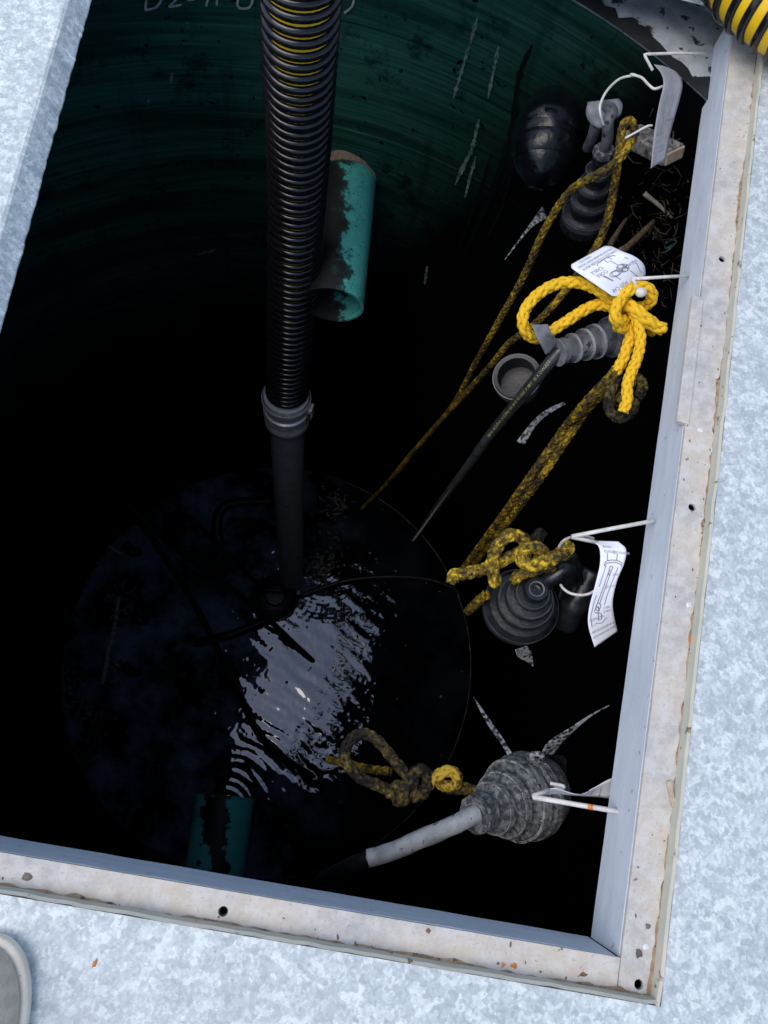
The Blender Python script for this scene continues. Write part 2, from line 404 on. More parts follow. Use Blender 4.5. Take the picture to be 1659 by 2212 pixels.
M_CABLE2 = mottled('scuffed_black_cable', (.016, .018, .02), (.042, .045, .048), 45, .27, bump=.25, spots=(.2, .2, .2), spot_scale=170, spot_thr=.69)
M_CAST = mottled('slimy_cast_iron', (.003, .003, .004), (.008, .008, .009), 20, .45, bump=.5)
def water_mat():
    t = NT('black_sewage_water')
    c = t.mix(t.math('MULTIPLY', t.ramp(t.noise(2.6, 7, .68), [(.44, 0.), (.60, 1.)]), t.ramp(t.math('ADD', t.sep()[0], t.noise(2, 4)), [(.42, 1.), (.95, .05)])), (.002, .003, .006), (.19, .235, .35))  # bluish reflected light painted into the left water as patchy film
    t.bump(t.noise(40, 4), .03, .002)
    t.b.inputs['IOR'].default_value = 2.2      # raised to brighten the sky reflection
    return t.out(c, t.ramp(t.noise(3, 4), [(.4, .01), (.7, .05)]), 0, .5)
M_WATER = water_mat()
M_GROUND = mottled('gravel_and_dirt', (.16, .14, .11), (.26, .23, .19), 8, .9, bump=.8)
M_SOLE = mottled('beige_rubber_sole', (.70, .62, .50), (.80, .72, .60), 40, .7, bump=.3, spots=(.3, .27, .22), spot_scale=80, spot_thr=.7)
M_SUEDE = mottled('grey_suede', (.46, .39, .30), (.62, .54, .44), 60, .95, bump=.6)
def mesh_mat():
    t = NT('woven_shoe_mesh'); c = t.mix(t.ramp(t.voro(420, out='Distance'), [(.3, 1.), (.45, 0.)]), (.30, .28, .25), (.72, .70, .67)); return t.out(c, .9)
M_MESHCLOTH = mesh_mat()

# ------------------------------------------------------------------ the setting: deck, hatch, tank, water, ground
def line_at(a, b, t): return a + (b - a) * t
LZ, TZ = -.02, -.12                                     # ledge level, underside of the throat
co = V(1428, 2175, 0); rto = V(1648, 147, 0); blo = V(0, 1931.7, 0)
ci = V(1342, 2069, LZ); rti = V(1576, 130, LZ); bli = V(0, 1841, LZ)
lf0 = V(147.6, 0, 0); lf1 = V(35, 390, 0)               # fold line of the left door
def isect(p, d, q, e):
    k = d.x * e.y - d.y * e.x; t = ((q.x - p.x) * e.y - (q.y - p.y) * e.x) / k
    return p + d * t
R1o = line_at(co, rto, 1.09); R1i = line_at(ci, rti, 1.09)
ld = (lf1 - lf0)
BLo = isect(co, blo - co, lf0, ld); BLi = isect(ci, bli - ci, lf0, ld); BLi.z = LZ
far_dir = (blo - co)
LFo = isect(R1o, far_dir, lf0, ld)
OPEN = [Vector((p.x, p.y, 0)) for p in (co, R1o, LFo, BLo)]
def poly_holes(name, outer, holes, z, th, mat, parent=None, **k):
    bm = bmesh.new(); ed = []
    for loop in [outer] + holes:
        vs_ = [bm.verts.new((p.x, p.y, z)) for p in loop]
        ed += [bm.edges.new((vs_[i], vs_[(i + 1) % len(vs_)])) for i in range(len(vs_))]
    bmesh.ops.triangle_fill(bm, use_beauty=True, edges=ed)
    bmesh.ops.recalc_face_normals(bm, faces=bm.faces)
    bm.faces.ensure_lookup_table()
    if bm.faces[0].normal.z < 0: bmesh.ops.reverse_faces(bm, faces=bm.faces)
    r = bmesh.ops.extrude_face_region(bm, geom=list(bm.faces))
    for v in r['geom']:
        if isinstance(v, bmesh.types.BMVert): v.co.z -= th
    bmesh.ops.recalc_face_normals(bm, faces=bm.faces)
    V_ = [v.co.copy() for v in bm.verts]; bm.verts.index_update(); F_ = [tuple(v.index for v in f.verts) for f in bm.faces]; bm.free()
    return mk(name, V_, F_, mat, parent, smooth=False, **k)
def circ(c, r, n=20): return [Vector((c.x + r * math.cos(2 * math.pi * i / n), c.y + r * math.sin(2 * math.pi * i / n), 0)) for i in range(n)]
deck = poly_holes('deck', [Vector((-1.9, -1.5, 0)), Vector((1.9, -1.5, 0)), Vector((1.9, 2.3, 0)), Vector((-1.9, 2.3, 0))], [OPEN], 0, .01, M_DECK)
deck['kind'] = 'structure'
deck.data.materials.append(mottled('darkened_underside', (.006, .006, .007), (.014, .014, .015), 12, .8))  # unseen underside made dark so the water mirrors it as black
for p_ in deck.data.polygons:
    if p_.normal.z < -.5: p_.material_index = 1
# ground round the well
gv = []; gf = []; n = 64
for r in (1.42, 2.2, 6, 60):
    for k in range(n): gv.append((TC.x + r * math.cos(2 * math.pi * k / n), TC.y + r * math.sin(2 * math.pi * k / n), -.32))
for i in range(3):
    for k in range(n): gf.append((i * n + k, i * n + (k + 1) % n, (i + 1) * n + (k + 1) % n, (i + 1) * n + k))
g = mk('ground', gv, gf, M_GROUND, smooth=False); g['kind'] = 'structure'

# hatch frame
fr_ = thing('hatch_frame', 'weathered beige metal hatch frame with screw holes around the open well', 'hatch frame', Vector((co.x, co.y, LZ)))
def off(p, z): return Vector((p.x, p.y, z))
# seat wall: from the deck edge down to the ledge
wd = .0025
def wall_strip(a, b, z0, z1, th, inward, seg=60, rag=0):
    d = (b - a).normalized(); nrm = Vector((-d.y, d.x, 0)); nrm = nrm if nrm.dot(inward) > 0 else -nrm
    v = []; f = []
    for i in range(seg + 1):
        p = a.lerp(b, i / seg); j = rag * noise.noise(p * 35)
        for q, z in ((p + nrm * (.0015 + j), z0), (p + nrm * (th + j), z0 - .003), (p + nrm * (th + j * .5), z1), (p + nrm * .0015, z1)): v.append(off(q, z))
    for i in range(seg):
        for k in range(4): f.append((i * 4 + k, i * 4 + (k + 1) % 4, (i + 1) * 4 + (k + 1) % 4, (i + 1) * 4 + k))
    f += [(0, 1, 2, 3), tuple(seg * 4 + k for k in (3, 2, 1, 0))]
    return v, f
inw = Vector((-.3, .6, 0))
v, f = wall_strip(co, R1o, .002, LZ - .004, .005, Vector((-1, 0, 0)), rag=.0025); mk('seat_wall', v, f, M_SEAL, fr_, smooth=False)
v, f = wall_strip(co + (BLo - co).normalized() * .006, BLo, .002, LZ - .004, .005, Vector((0, 1, 0)), rag=.0025); mk('seat_wall', v, f, M_SEAL, fr_, smooth=False)
# ledge as two mitre-less strips with drilled holes
def holep(px, py): return V(px, py, LZ)
cor = isect(co, R1o - co, ci, BLi - ci)
e = .001
right_outer = [off(co, 0), off(R1o, 0), off(R1i, 0), off(ci, 0)]
L1 = poly_holes('ledge', [off(p, 0) for p in (co, R1o, R1i, ci, isect(ci, R1i - ci, co, BLo - co))], [circ(holep(1380, 2127), .0062), circ(holep(1495, 1096), .0062), circ(holep(1560, 560), .0064)], LZ, .006, M_LEDGE, fr_)
q0 = isect(ci, R1i - ci, co, BLo - co); gap = (BLi - ci).normalized() * .0012
L2 = poly_holes('ledge', [off(p, 0) for p in (q0 + gap, ci + gap, BLi, BLo)], [circ(holep(482, 1969), .0062)], LZ, .006, M_LEDGE, fr_)
for p in ((1380, 2127), (1495, 1096), (1560, 560), (482, 1969)):
    c = holep(*p); lathe('screw_hole', [(0, .0058), (.0, .0046), (.03, .0046), (.0301, .0001)], c + Vector((0, 0, -.0045)), c + Vector((0, 0, -1)), M_BLACKDRIP, fr_, seg=20, closed=False)
M_DIRTLINE = mottled('brown_dirt_line', (.22, .14, .08), (.38, .28, .19), 60, .95, bump=.6, spots=(.10, .07, .05), spot_scale=90, spot_thr=.58)
def dirt_line(a, b, inward, seed):
    d = (b - a).normalized(); nr = Vector((-d.y, d.x, 0)); nr = nr if nr.dot(inward) > 0 else -nr; N_ = 500; v = []; f = []
    for i in range(N_ + 1):
        p = a.lerp(b, i / N_); w_ = max(0, .0030 + .006 * noise.noise(p * 9 + Vector((seed, 0, 0))) + .004 * noise.noise(p * 60)); o0 = .004
        v += [off(p + nr * o0, LZ + .0009), off(p + nr * (o0 + w_ + .0001), LZ + .0005)]
    return v, [(2 * i, 2 * i + 1, 2 * i + 3, 2 * i + 2) for i in range(N_)]
for (a, b, iv, sd0) in ((co, R1o, Vector((-1, 0, 0)), 3), (co, BLo, Vector((0, 1, 0)), 8)):
    v, f = dirt_line(a, b, iv, sd0); o = mk('dirt_line', v, f, M_DIRTLINE, fr_, smooth=False); o['kind'] = 'stuff'
# throat walls
def plumb(a, b, z0, z1, th, mat, parent, name, inward):
    d = (b - a).normalized(); nr = Vector((-d.y, d.x, 0)); nr = -nr if nr.dot(inward) > 0 else nr
    S_ = 40; v = []; f = []
    for i in range(S_ + 1):
        p = a.lerp(b, i / S_); wv = .0006 * noise.noise(p * 20)
        for q, z in ((p - nr * (.0008 + wv), z0), (p - nr * (.0008 + wv), z1), (p + nr * th, z1), (p + nr * th, z0)): v.append(off(q, z))
    for i in range(S_):
        for k in range(4): f.append((i * 4 + k, (i + 1) * 4 + k, (i + 1) * 4 + (k + 1) % 4, i * 4 + (k + 1) % 4))
    f += [(0, 1, 2, 3), tuple(S_ * 4 + k for k in (3, 2, 1, 0))]
    return mk(name, v, f, mat, parent, smooth=False)
plumb(ci, R1i, LZ - .0065, TZ, .005, M_THROAT, fr_, 'throat', Vector((-1, 0, 0)))
plumb(ci + (BLi - ci).normalized() * .0055, BLi, LZ - .0065, TZ, .005, M_THROAT, fr_, 'throat', Vector((0, 1, 0)))
# rolled weld in the corner
pass
# cleat that widens the ledge
c0, c1 = V(1498, 645, LZ), V(1465, 645, LZ); c2, c3 = V(1433, 920, LZ), V(1468, 920, LZ)
def rp(py):   # point of ledge's inner edge at this row
    a, b = ci, R1i; best = min((i / 400 for i in range(401)), key=lambda t: abs(row(a.lerp(b, t)) - py)); return a.lerp(b, best)
def row(p):
    q = p - Vector((0, 0, HC)); x = q.dot(c2w(Vector((1, 0, 0)))); y = q.dot(c2w(Vector((0, 1, 0)))); z = q.dot(c2w(Vector((0, 0, 1)))); return CY + F * y / z
pa, pb = rp(645), rp(915); dn = Vector((-(pb - pa).y, (pb - pa).x, 0)).normalized(); dn = dn if dn.x < 0 else -dn
o = poly_holes('cleat', [off(p, 0) for p in (pa - dn * .004, pb - dn * .004, pb + dn * .017, pa + dn * .017)], [], LZ + .0035, .009, M_LEDGE, fr_); bevel(o, .001)
# dents, rust chips and wood splinter on the ledge
def chip(px, py, r, mat, zz=LZ, sq=1.0, ang=0):
    c = V(px, py, zz); v = [c + Vector((0, 0, .0022))]; n = 9
    for k in range(n):
        q = 2 * math.pi * k / n; rr = r * (1 + random.uniform(-.35, .35)); x, y = rr * math.cos(q), rr * sq * math.sin(q)
        v.append(c + Vector((x * math.cos(ang) - y * math.sin(ang), x * math.sin(ang) + y * math.cos(ang), .0006)))
    return v, [(0, 1 + k, 1 + (k + 1) % n) for k in range(n)]
M_RUST = mottled('rust_chip', (.10, .055, .035), (.22, .12, .07), 90, .9)
M_RUSTO = mottled('orange_rust', (.42, .15, .04), (.52, .20, .06), 90, .9)
M_SPECK = mottled('dark_grit', (.08, .065, .06), (.18, .15, .13), 90, .9)
M_WHITEDROP = mottled('white_dropping', (.62, .62, .62), (.75, .75, .75), 90, .8)
mb = MB()
def on_right(t, s): return None
for i in range(110):
    t = random.random()
    if random.random() < .6:
        a, b, c_, d_ = ci, R1i, co, R1o
    else: a, b, c_, d_ = ci, BLi, co, BLo
    s = 1 - abs(random.gauss(0, .22)) if random.random() < .65 else random.random()
    s = min(max(s, .06), .95); p = a.lerp(b, t).lerp(c_.lerp(d_, t), s); p.z = LZ
    n = 7; r = random.uniform(.0006, .0017); v = [p + Vector((0, 0, r * .5))]; st = random.uniform(.6, 2.2)
    for k in range(n):
        q = 2 * math.pi * k / n; rr = r * random.uniform(.7, 1.3); v.append(p + Vector((rr * math.cos(q), rr * st * math.sin(q), .0004)))
    mb.add(v, [(0, 1 + k, 1 + (k + 1) % n) for k in range(n)])
o = mb.build('grit', M_SPECK, fr_); o['kind'] = 'stuff'
for px, py, r, m, sq, an in ((1490, 1385, .010, M_RUSTO, .35, 1.5), (1110, 2086, .004, M_RUSTO, .8, 0), (1086, 2084, .003, M_RUSTO, .8, 0), (1400, 2000, .005, M_SPECK, .6, 0), (1395, 2045, .004, M_WHITEDROP, .9, 0), (1512, 930, .005, M_WHITEDROP, .9, 0), (1488, 1307, .005, M_WHITEDROP, .9, 0), (1380, 2060, .005, M_SPECK, 1, 0), (205, 2080, .005, M_RUSTO, .4, 1.2), (1260, 2105, .005, M_RUST, .5, 0), (925, 2010, .003, M_RUST, 1, 0), (60, 1895, .006, M_SPECK, .8, 0)):
    zz = LZ if (px, py) != (205, 2080) else 0
    v, f = chip(px, py, r, m, zz, sq, an); mk('rust_chip' if m in (M_RUST, M_RUSTO) else 'fleck', v, f, m, fr_)
v, f = box_geo(V(1450, 1715, LZ + .0035), V(1450, 1740, 0) * 0 + Vector((.0032, .0008, 0)), Vector((-.002, .017, 0)), Vector((0, 0, .002)))
o = mk('wood_splinter', v, f, M_WOODEND, loc=V(1450, 1715, LZ), label='small pale wood splinter lying on the right ledge of the hatch', cat='splinter', smooth=False); bevel(o, .001)

# left door leaf: plate with a folded-down lip and a ragged edge
dr = thing('hatch_door', 'bright galvanised steel plate with folded rough edge on the left', 'hatch door', Vector((lf0.x, lf0.y, 0)))
a, b = line_at(lf0, lf1, -1.2), Vector((BLo.x, BLo.y, 0)); dvec = (b - a); dd = dvec.normalized(); nr = Vector((-dd.y, dd.x, 0)); nr = nr if nr.x > 0 else -nr
N = 260; v = []; f = []
for i in range(N + 1):
    p = a.lerp(b, i / N); j = .0035 * noise.noise(p * 38) + .0018 * noise.noise(p * 120)
    for dx, z in ((-.55, .004), (-.02, .004), (-.003, .0035), (.002, .001), (.013, -.012), (.0245 + j, -.026 + j * .5), (.0245 + j, -.029 + j * .5), (.012, -.018), (-.006, -.008)):
        v.append(off(p + nr * (dx + (j * .25 if z < -.03 else 0) + (.0015 * noise.noise(p * 55 + Vector((0, 0, z * 300))) if -.024 < z < 0 else 0)), z))
for i in range(N):
    for k in range(8): f.append((i * 9 + k, i * 9 + k + 1, (i + 1) * 9 + k + 1, (i + 1) * 9 + k))
mk('panel', v, f, M_DOOR, dr, smooth=False)

# tank
tk = thing('wet_well_tank', 'dark green fibreglass well wall with winding streaks, grime and painted-in black slime', 'tank', TC + Vector((0, 0, -4.2)))
prof = [(-.05, TR + .0)]; z = -.05
steps = [(-.103, 0), (-.36, 0), (-.362, .008), (-.70, .008), (-.702, .003), (-1.1, .003), (-1.102, .009), (-2.0, .009), (-4.2, .009)]
n = 128; v = []; f = []
rows = []
for (z0, r0), (z1, r1) in zip(steps, steps[1:]):
    m = max(1, int((z0 - z1) / .05))
    rows += [(z0 + (z1 - z0) * i / m, r0 + (r1 - r0) * i / m) for i in range(m)]
rows.append((-4.2, .009))
for z, dr_ in rows:
    for k in range(n):
        q = 2 * math.pi * k / n; d = Vector((math.cos(q), math.sin(q), 0)); rr = TR + dr_ + .004 * noise.noise(d * 2 + Vector((0, 0, z * 2)))
        v.append(TC + d * rr + Vector((0, 0, z)))
for i in range(len(rows) - 1):
    for k in range(n): f.append((i * n + k, (i + 1) * n + k, (i + 1) * n + (k + 1) % n, i * n + (k + 1) % n))
f.append(tuple((len(rows) - 1) * n + k for k in range(n)))
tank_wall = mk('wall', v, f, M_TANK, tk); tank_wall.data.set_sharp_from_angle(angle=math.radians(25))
# outer skin and flange
v = []; f = []
for r, z in ((TR, -.103), (TR + .035, -.100), (TR + .035, -.1001), (TR + .34, -.100), (TR + .34, -.13), (TR + .07, -.13), (TR + .07, -4.2)):
    for k in range(n):
        q = 2 * math.pi * k / n; v.append(TC + Vector((r * math.cos(q), r * math.sin(q), z)))
for i in range(6):
    for k in range(n): f.append((i * n + k, (i + 1) * n + k, (i + 1) * n + (k + 1) % n, i * n + (k + 1) % n)[::-1])
o = mk('flange', v, f, M_FLANGE, tk, smooth=False); o['label'] = 'grey stained metal flange around the rim'
# ragged grime band on the rim
v = []; f = []
for k in range(n * 3 + 1):
    q = 2 * math.pi * k / (n * 3); d = Vector((math.cos(q), math.sin(q), 0))
    wdt = .03 + .035 * noise.noise(d * 3) + .03 * noise.noise(d * 14) + .03 * noise.noise(d * 45) + .015 * noise.noise(d * 110)
    v += [TC + d * (TR - .004) + Vector((0, 0, -.0972)), TC + d * (TR + max(.012, wdt)) + Vector((0, 0, -.0972))]
for k in range(n * 3): f.append((2 * k, 2 * k + 1, 2 * k + 3, 2 * k + 2))
mk('rim_grime', v, f, M_RIMDIRT, tk, smooth=False)
def wall_ribbon(name, pts, wpx, mat, parent=tk, proud=.004, taper=True, spl=True):
    P = catmull([Vector((*p, 0)) for p in pts], 14) if spl else [Vector((*p, 0)) for p in pts]
    v = []; f = []; N = len(P)
    for i, p in enumerate(P):
        t = (P[min(i + 1, N - 1)] - P[max(i - 1, 0)]).normalized(); s = Vector((-t.y, t.x, 0))
        wv = wpx * (.30 + 1.2 * abs(noise.noise(p * .16 + Vector((wpx, 0, 0)))) + .5 * abs(noise.noise(p * .5))) if taper else wpx * (.7 + .6 * abs(noise.noise(p * .2)))
        if taper: wv *= min(1, .25 + 6 * min(i, N - 1 - i) / N)
        for sgn in (-1, 1):
            q = p + s * sgn * wv * .5; v.append(onwall(q.x, q.y, TR - proud))
    for i in range(N - 1): f.append((2 * i, 2 * i + 1, 2 * i + 3, 2 * i + 2))
    return mk(name, v, f, mat, parent, smooth=False)
for pts, wd_ in ((((1035, 25), (1012, 105), (995, 160), (978, 215)), 10), (((1077, 100), (1066, 155), (1054, 212)), 10), (((1035, 258), (1020, 320), (1003, 355), (983, 400)), 12), (((1028, 338), (1015, 385), (1004, 428)), 9), (((923, 575), (917, 615)), 8), (((372, 157), (369, 180)), 9), (((322, 212), (319, 228)), 7), (((428, 550), (470, 538)), 7), (((405, 48), (407, 60)), 6)):
    wall_ribbon('pale_drip', pts, wd_, M_PALE)
for pts, wd_ in ((((1150, 95), (1120, 170), (1100, 300), (1060, 420), (1000, 560)), 15), (((1120, 300), (1090, 430), (1050, 520)), 9), (((1062, 330), (1030, 430), (985, 560)), 8)):
    wall_ribbon('black_drip', pts, wd_, M_BLACKDRIP, proud=.003)
# hand-written marker on the wall
for pts in (((322, -35), (316, 0), (314, 22)), ((322, -35), (344, -30), (349, -5), (338, 15), (314, 22)), ((365, -25), (385, -32), (392, -18), (375, 5), (366, 15), (392, 10)), ((405, -30), (425, -28), (424, -5), (405, -2), (402, -25), (405, -30)), ((432, -30), (455, -30), (445, 14)), ((470, -30), (468, 12)), ((512, 10), (518, -10), (535, -14), (545, 0), (538, 16), (520, 18), (512, 10)), ((758, -25), (764, -5), (760, 14), (744, 28))):
    wall_ribbon('marker_lettering', pts, 6, M_CHALK, taper=False)
for pts in (((1390, 495), (1415, 508)), ((1420, 492), (1410, 518)), ((1440, 520), (1437, 535), (1455, 530), (1460, 520), (1448, 518)), ((1436, 545), (1450, 535))):
    wall_ribbon('marker_lettering', pts, 4, M_TEALMARK, taper=False)

# water with ripples
v = []; f = []; G = 300; idx = {}
cent = [(V(480, 1745, WZ), .0024, .05), (V(690, 1600, WZ), .0004, .075), (V(700, 1230, WZ), .0004, .03), (V(620, 1290, WZ), .0003, .04)]
for j in range(G + 1):
    for i in range(G + 1):
        p = Vector((TC.x - TR + 2 * TR * i / G, TC.y - TR + 2 * TR * j / G, WZ))
        if (p - TC - Vector((0, 0, WZ))).length > TR + .012: continue
        h = .0030 * noise.noise(p * 5) + .0020 * noise.noise(Vector((p.x * 8, p.y * 17, 0)) + Vector((0, p.x * 9, 0))) + .0005 * noise.noise(p * 40)
        for c, am, wl in cent:
            d = (p - c).length; h += am * math.sin(2 * math.pi * d / wl + 2 * noise.noise(p * 6)) * math.exp(-d / .26)
        idx[(i, j)] = len(v); v.append(p + Vector((0, 0, h)))
for j in range(G):
    for i in range(G):
        q = [idx.get(k) for k in ((i, j), (i + 1, j), (i + 1, j + 1), (i, j + 1))]
        if None not in q: f.append(tuple(q))
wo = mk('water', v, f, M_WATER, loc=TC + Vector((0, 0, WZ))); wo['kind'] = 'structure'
# scum line where the water meets the wall
ring = [TC + Vector(((TR - .004) * math.cos(q), (TR - .004) * math.sin(q), WZ + .004 + .002 * noise.noise(Vector((q * 9, 0, 0))))) for q in [2 * math.pi * k / 200 for k in range(201)]]
mk('scum_line', *tube_geo(ring, lambda t: .004 + .003 * noise.noise(Vector((t * 90, 0, 0))), 5, caps=False), mottled('scum', (.03, .034, .04), (.10, .11, .12), 20, .6, spots=(.004, .004, .005), spot_scale=9, spot_thr=.5), tk)

# ------------------------------------------------------------------ inlet pipes
def pipe_stub(name, A, B, R, mat, label, group=None, wallth=.008):
    ax = (B - A).normalized(); L = (B - A).length
    t = thing(name, label, 'pipe', A, group)
    P = [(0, R)] + [(L * i / 12, R) for i in range(1, 13)] + [(L, R - wallth), (L * .3, R - wallth)]
    lathe('barrel', P, A, B, mat, t, seg=48, closed=False, smooth=True)
    return t, ax, L
A = onwall(750, 375, TR + .02); Bp = V(718, 660, A.z - .03)
inlet, ax, L = pipe_stub('inlet_pipe', A, Bp, .098, M_TEAL, 'teal inlet pipe smeared with black grime beside the hanging hose')
lathe('resin_collar', [(.0, .110), (.024, .109), (.032, .103), (.0321, .096)], A, Bp, M_RESIN, inlet, seg=40, wob=.12, closed=False)
Bp = V(486, 1722, -2.4); A = V(455, 1960, -2.4); A = TC + (Vector((A.x, A.y, 0)) - TC).normalized() * (TR + .01) + Vector((0, 0, -2.39))
inlet2, ax2, L2_ = pipe_stub('low_inlet_pipe', A, Bp, .128, M_TEALLOW, 'blotched dark teal pipe low in the well at the bottom edge')

# ------------------------------------------------------------------ corrugated suction hoses
def corrugated(t, P0, R, pitch, rh=.0115, rw=.405):
    P, L = resample(P0, .012)
    v, f = tube_geo(P, R - .006, 28, caps=False); mk('hose_wall', v, f, M_YHOSE, t)
    n = int(L / pitch); per = 30; H, _ = resample(P0, L / (n * per)); fr = frames(H); v = []; f = []; sg = 7
    for i, (p, (tt, a, b)) in enumerate(zip(H, fr)):
        q = 2 * math.pi * i / per; e = a * math.cos(q) + b * math.sin(q)
        for s in range(sg):
            y = math.pi * s / (sg - 1)
            v.append(p + e * (R - .007 + math.sin(y) * rh) + tt * math.cos(y) * pitch * rw)
    for i in range(len(H) - 1):
        for s in range(sg - 1): f.append((i * sg + s, (i + 1) * sg + s, (i + 1) * sg + s + 1, i * sg + s + 1))
    mk('rib', v, f, M_BHOSE, t)
HR = .078
p0 = VZ(650, 0, .167 * F / 182); p1 = VZ(641, 440, .167 * F / 131); p2 = VZ(619, 868, .167 * F / 93)
hose = thing('suction_hose', 'black and yellow corrugated suction hose hanging down into the well', 'hose', p2)
corrugated(hose, catmull([p0 + Vector((.02, .12, 1.4)), p0 + Vector((.01, .03, .6)), p0, p1, p2 + Vector((0, 0, -.02))], 12), HR, .0262)
pe = V(630, 1262, WZ - .05); pd = (pe - p2).normalized()
cpl = lathe('coupling', [(-.05, .072), (-.05, .086), (-.02, .090), (.0, .090), (.012, .084), (.03, .084), (.034, .092), (.06, .092), (.066, .087), (.10, .087), (.108, .091), (.135, .089), (.15, .078), (.16, .070)], p2, p2 + pd, M_CLAMP, hose, seg=40)
lathe('clamp_band', [(-.034, .0925), (-.034, .095), (-.016, .095), (-.016, .0925)], p2, p2 + pd, M_CLAMP, cpl, seg=40, closed=False)
sidev = c2w(Vector((.95, .15, -.25))).normalized()
for s, zz in ((1, .03), (1, .07)):
    c = p2 + pd * zz + sidev * .098; v, f = box_geo(c, sidev * .012, pd.cross(sidev) * .02, pd * .012); o = mk('latch', v, f, M_CLAMP, cpl, smooth=False); bevel(o, .003)
tube('latch_bolt', [p2 + pd * .05 + sidev * .10 - pd.cross(sidev) * .04, p2 + pd * .05 + sidev * .10 + pd.cross(sidev) * .04], .007, M_BLACKRUB, cpl)
lathe('intake_pipe', [(.14, .072), (.5, .072), (1.2, .074), ((pe - p2).length, .076)], p2, pe, M_PVC, hose, seg=36)
dh = thing('deck_hose', 'black and yellow corrugated hose lying over the upper right corner of the frame', 'hose', V(1640, 20, 0))
corrugated(dh, catmull([V(1480, -480, .09), V(1530, -260, .085), V(1575, -110, .083), V(1655, -5, .083), V(1790, 70, .083), V(2000, 110, .083), V(2300, 100, .083)], 12), HR, .0275, .0095, .33)

# ------------------------------------------------------------------ hung plugs, ropes, hangers, labels
def ribbed(prefix, label, A, B, prof, mat, extra=None, seed=0, wob=.0):
    t = thing('cable_plug', label, 'cable plug', A, 'ribbed cable plugs hung from the right side of the frame')
    return t
M_RIB = mottled('worn_rib_edge', (.022, .025, .03), (.065, .07, .08), 40, .42, bump=.3)
M_RIBG = mottled('scuffed_grey_rib', (.16, .17, .18), (.30, .32, .34), 60, .6, bump=.4)
M_CRUSTRIB = mottled('crusted_rib', (.06, .063, .066), (.28, .29, .30), 80, .75, bump=.8, spots=(.03, .03, .032), spot_scale=70, spot_thr=.58, bdist=.004)
def ribs(t, A, B, lst, mat):
    for t0, t1, r in lst: lathe('rib', [(t0, r - .004), (t0, r + .0008), (t1, r + .0011), (t1 + .0005, r - .004)], A, B, mat, t, seg=44, wob=.03 if mat is M_CRUSTRIB else .012, closed=False, seed=5)
def wire(name, label, paths, loc, r=.0026):
    t = thing(name, label, 'wire hanger', loc, 'bent wire hangers hooked into the frame')
    for i, P in enumerate(paths): tube('rod' if i == 0 else 'hook', P, r, M_WHITEWIRE, t, seg=8, spl=len(P) > 3, n=6)
    return t
# --- unit at the top
t1 = thing('cable_plug', 'black ribbed plug with looped cable under the topmost wire hanger', 'cable plug', A2(945, 660, -.22))
a_, b_ = A2(950, 650, -.20), A2(862, 965, -.42)
Lx = (b_ - a_).length
lathe('body', [(0, .012), (.0, .020), (.025, .022), (.03, .017), (.05, .018), (.052, .027), (.07, .029), (.075, .025), (.09, .027), (.093, .036), (.112, .038), (.116, .032), (.135, .034), (.138, .044), (.157, .046), (.16, .040), (.18, .042), (.184, .056), (.21, .060), (.222, .060), (.226, .05), (.24, .03)], a_, b_, M_BLACKRUB, t1, seg=40)
ribs(t1, a_, b_, [(.052, .062, .0285), (.094, .104, .037), (.139, .149, .045), (.186, .200, .058)], M_RIB)
lathe('crusted_collar', [(-.004, .012), (-.004, .021), (.010, .0225), (.0101, .012)], a_, b_, M_CRUST, t1, seg=28, wob=.15)
tube('cable_loop', [a_ + (a_ - b_).normalized() * -.01, A2(965, 600, -.17), A2(968, 530, -.135), A2(985, 480, -.12), A2(950, 462, -.13), A2(925, 500, -.16), A2(905, 580, -.2), A2(880, 640, -.26)], .0125, M_GREYRUB, t1, seg=14)
fn, nm = sheet_fn([A2(880, 440, -.13), A2(872, 490, -.14), A2(890, 530, -.15), A2(930, 555, -.15)], [A2(1015, 425, -.11), A2(1030, 450, -.11), A2(1025, 490, -.12), A2(1010, 510, -.13)])
sheet('tag', fn, nm, M_TAGRUB, t1, th=.003)
tb = thing('taped_ball', 'glossy black tape-wrapped ball hanging by the tank wall', 'ball', A2(700, 610, -.3))
c = A2(700, 600, -.30); up = (A2(740, 420, -.26) - A2(670, 800, -.34)).normalized(); sx = up.cross(c - Vector((0, 0, HC))).normalized(); sy = up.cross(sx)
def ellip(c, rx, ry, rz, nu=40, nv=24, am=.03):
    v = []; f = []
    for j in range(nv + 1):
        th = math.pi * j / nv
        for i in range(nu):
            q = 2 * math.pi * i / nu; d = sx * math.sin(th) * math.cos(q) * rx + sy * math.sin(th) * math.sin(q) * ry + up * math.cos(th) * rz
            m = 1 + am * noise.noise(d * 28) + .05 * noise.noise(d * 9 + c) + .02 * round(2 * noise.noise(d * 22))
            v.append(c + d * m)
    for j in range(nv):
        for i in range(nu): f.append((j * nu + i, j * nu + (i + 1) % nu, (j + 1) * nu + (i + 1) % nu, (j + 1) * nu + i))
    return v, f
v, f = ellip(c, .078, .078, .120); ballo = mk('ball', v, f, M_TAPE, tb)
for off_, hw in ((-.03, .024), (.04, .026)):
    v = []; f = []; n = 40
    for k in range(n):
        q = 2 * math.pi * k / n
        for e, rr in ((-1, 1.025), (-.9, 1.05), (.9, 1.05), (1, 1.025)):
            h = off_ + e * hw + .006 * math.sin(q + off_ * 60); rad = .078 * math.sqrt(max(.05, 1 - (h / .120)**2)) * rr * (1 + .012 * noise.noise(Vector((q * 2, off_ * 50, 0))))
            v.append(c + (sx * math.cos(q) + sy * math.sin(q)) * rad + up * h)
    for k in range(n):
        for s in range(3): f.append((k * 4 + s, k * 4 + s + 1, ((k + 1) % n) * 4 + s + 1, ((k + 1) % n) * 4 + s))
    mk('tape_band', v, f, M_TAPE, tb)
pass
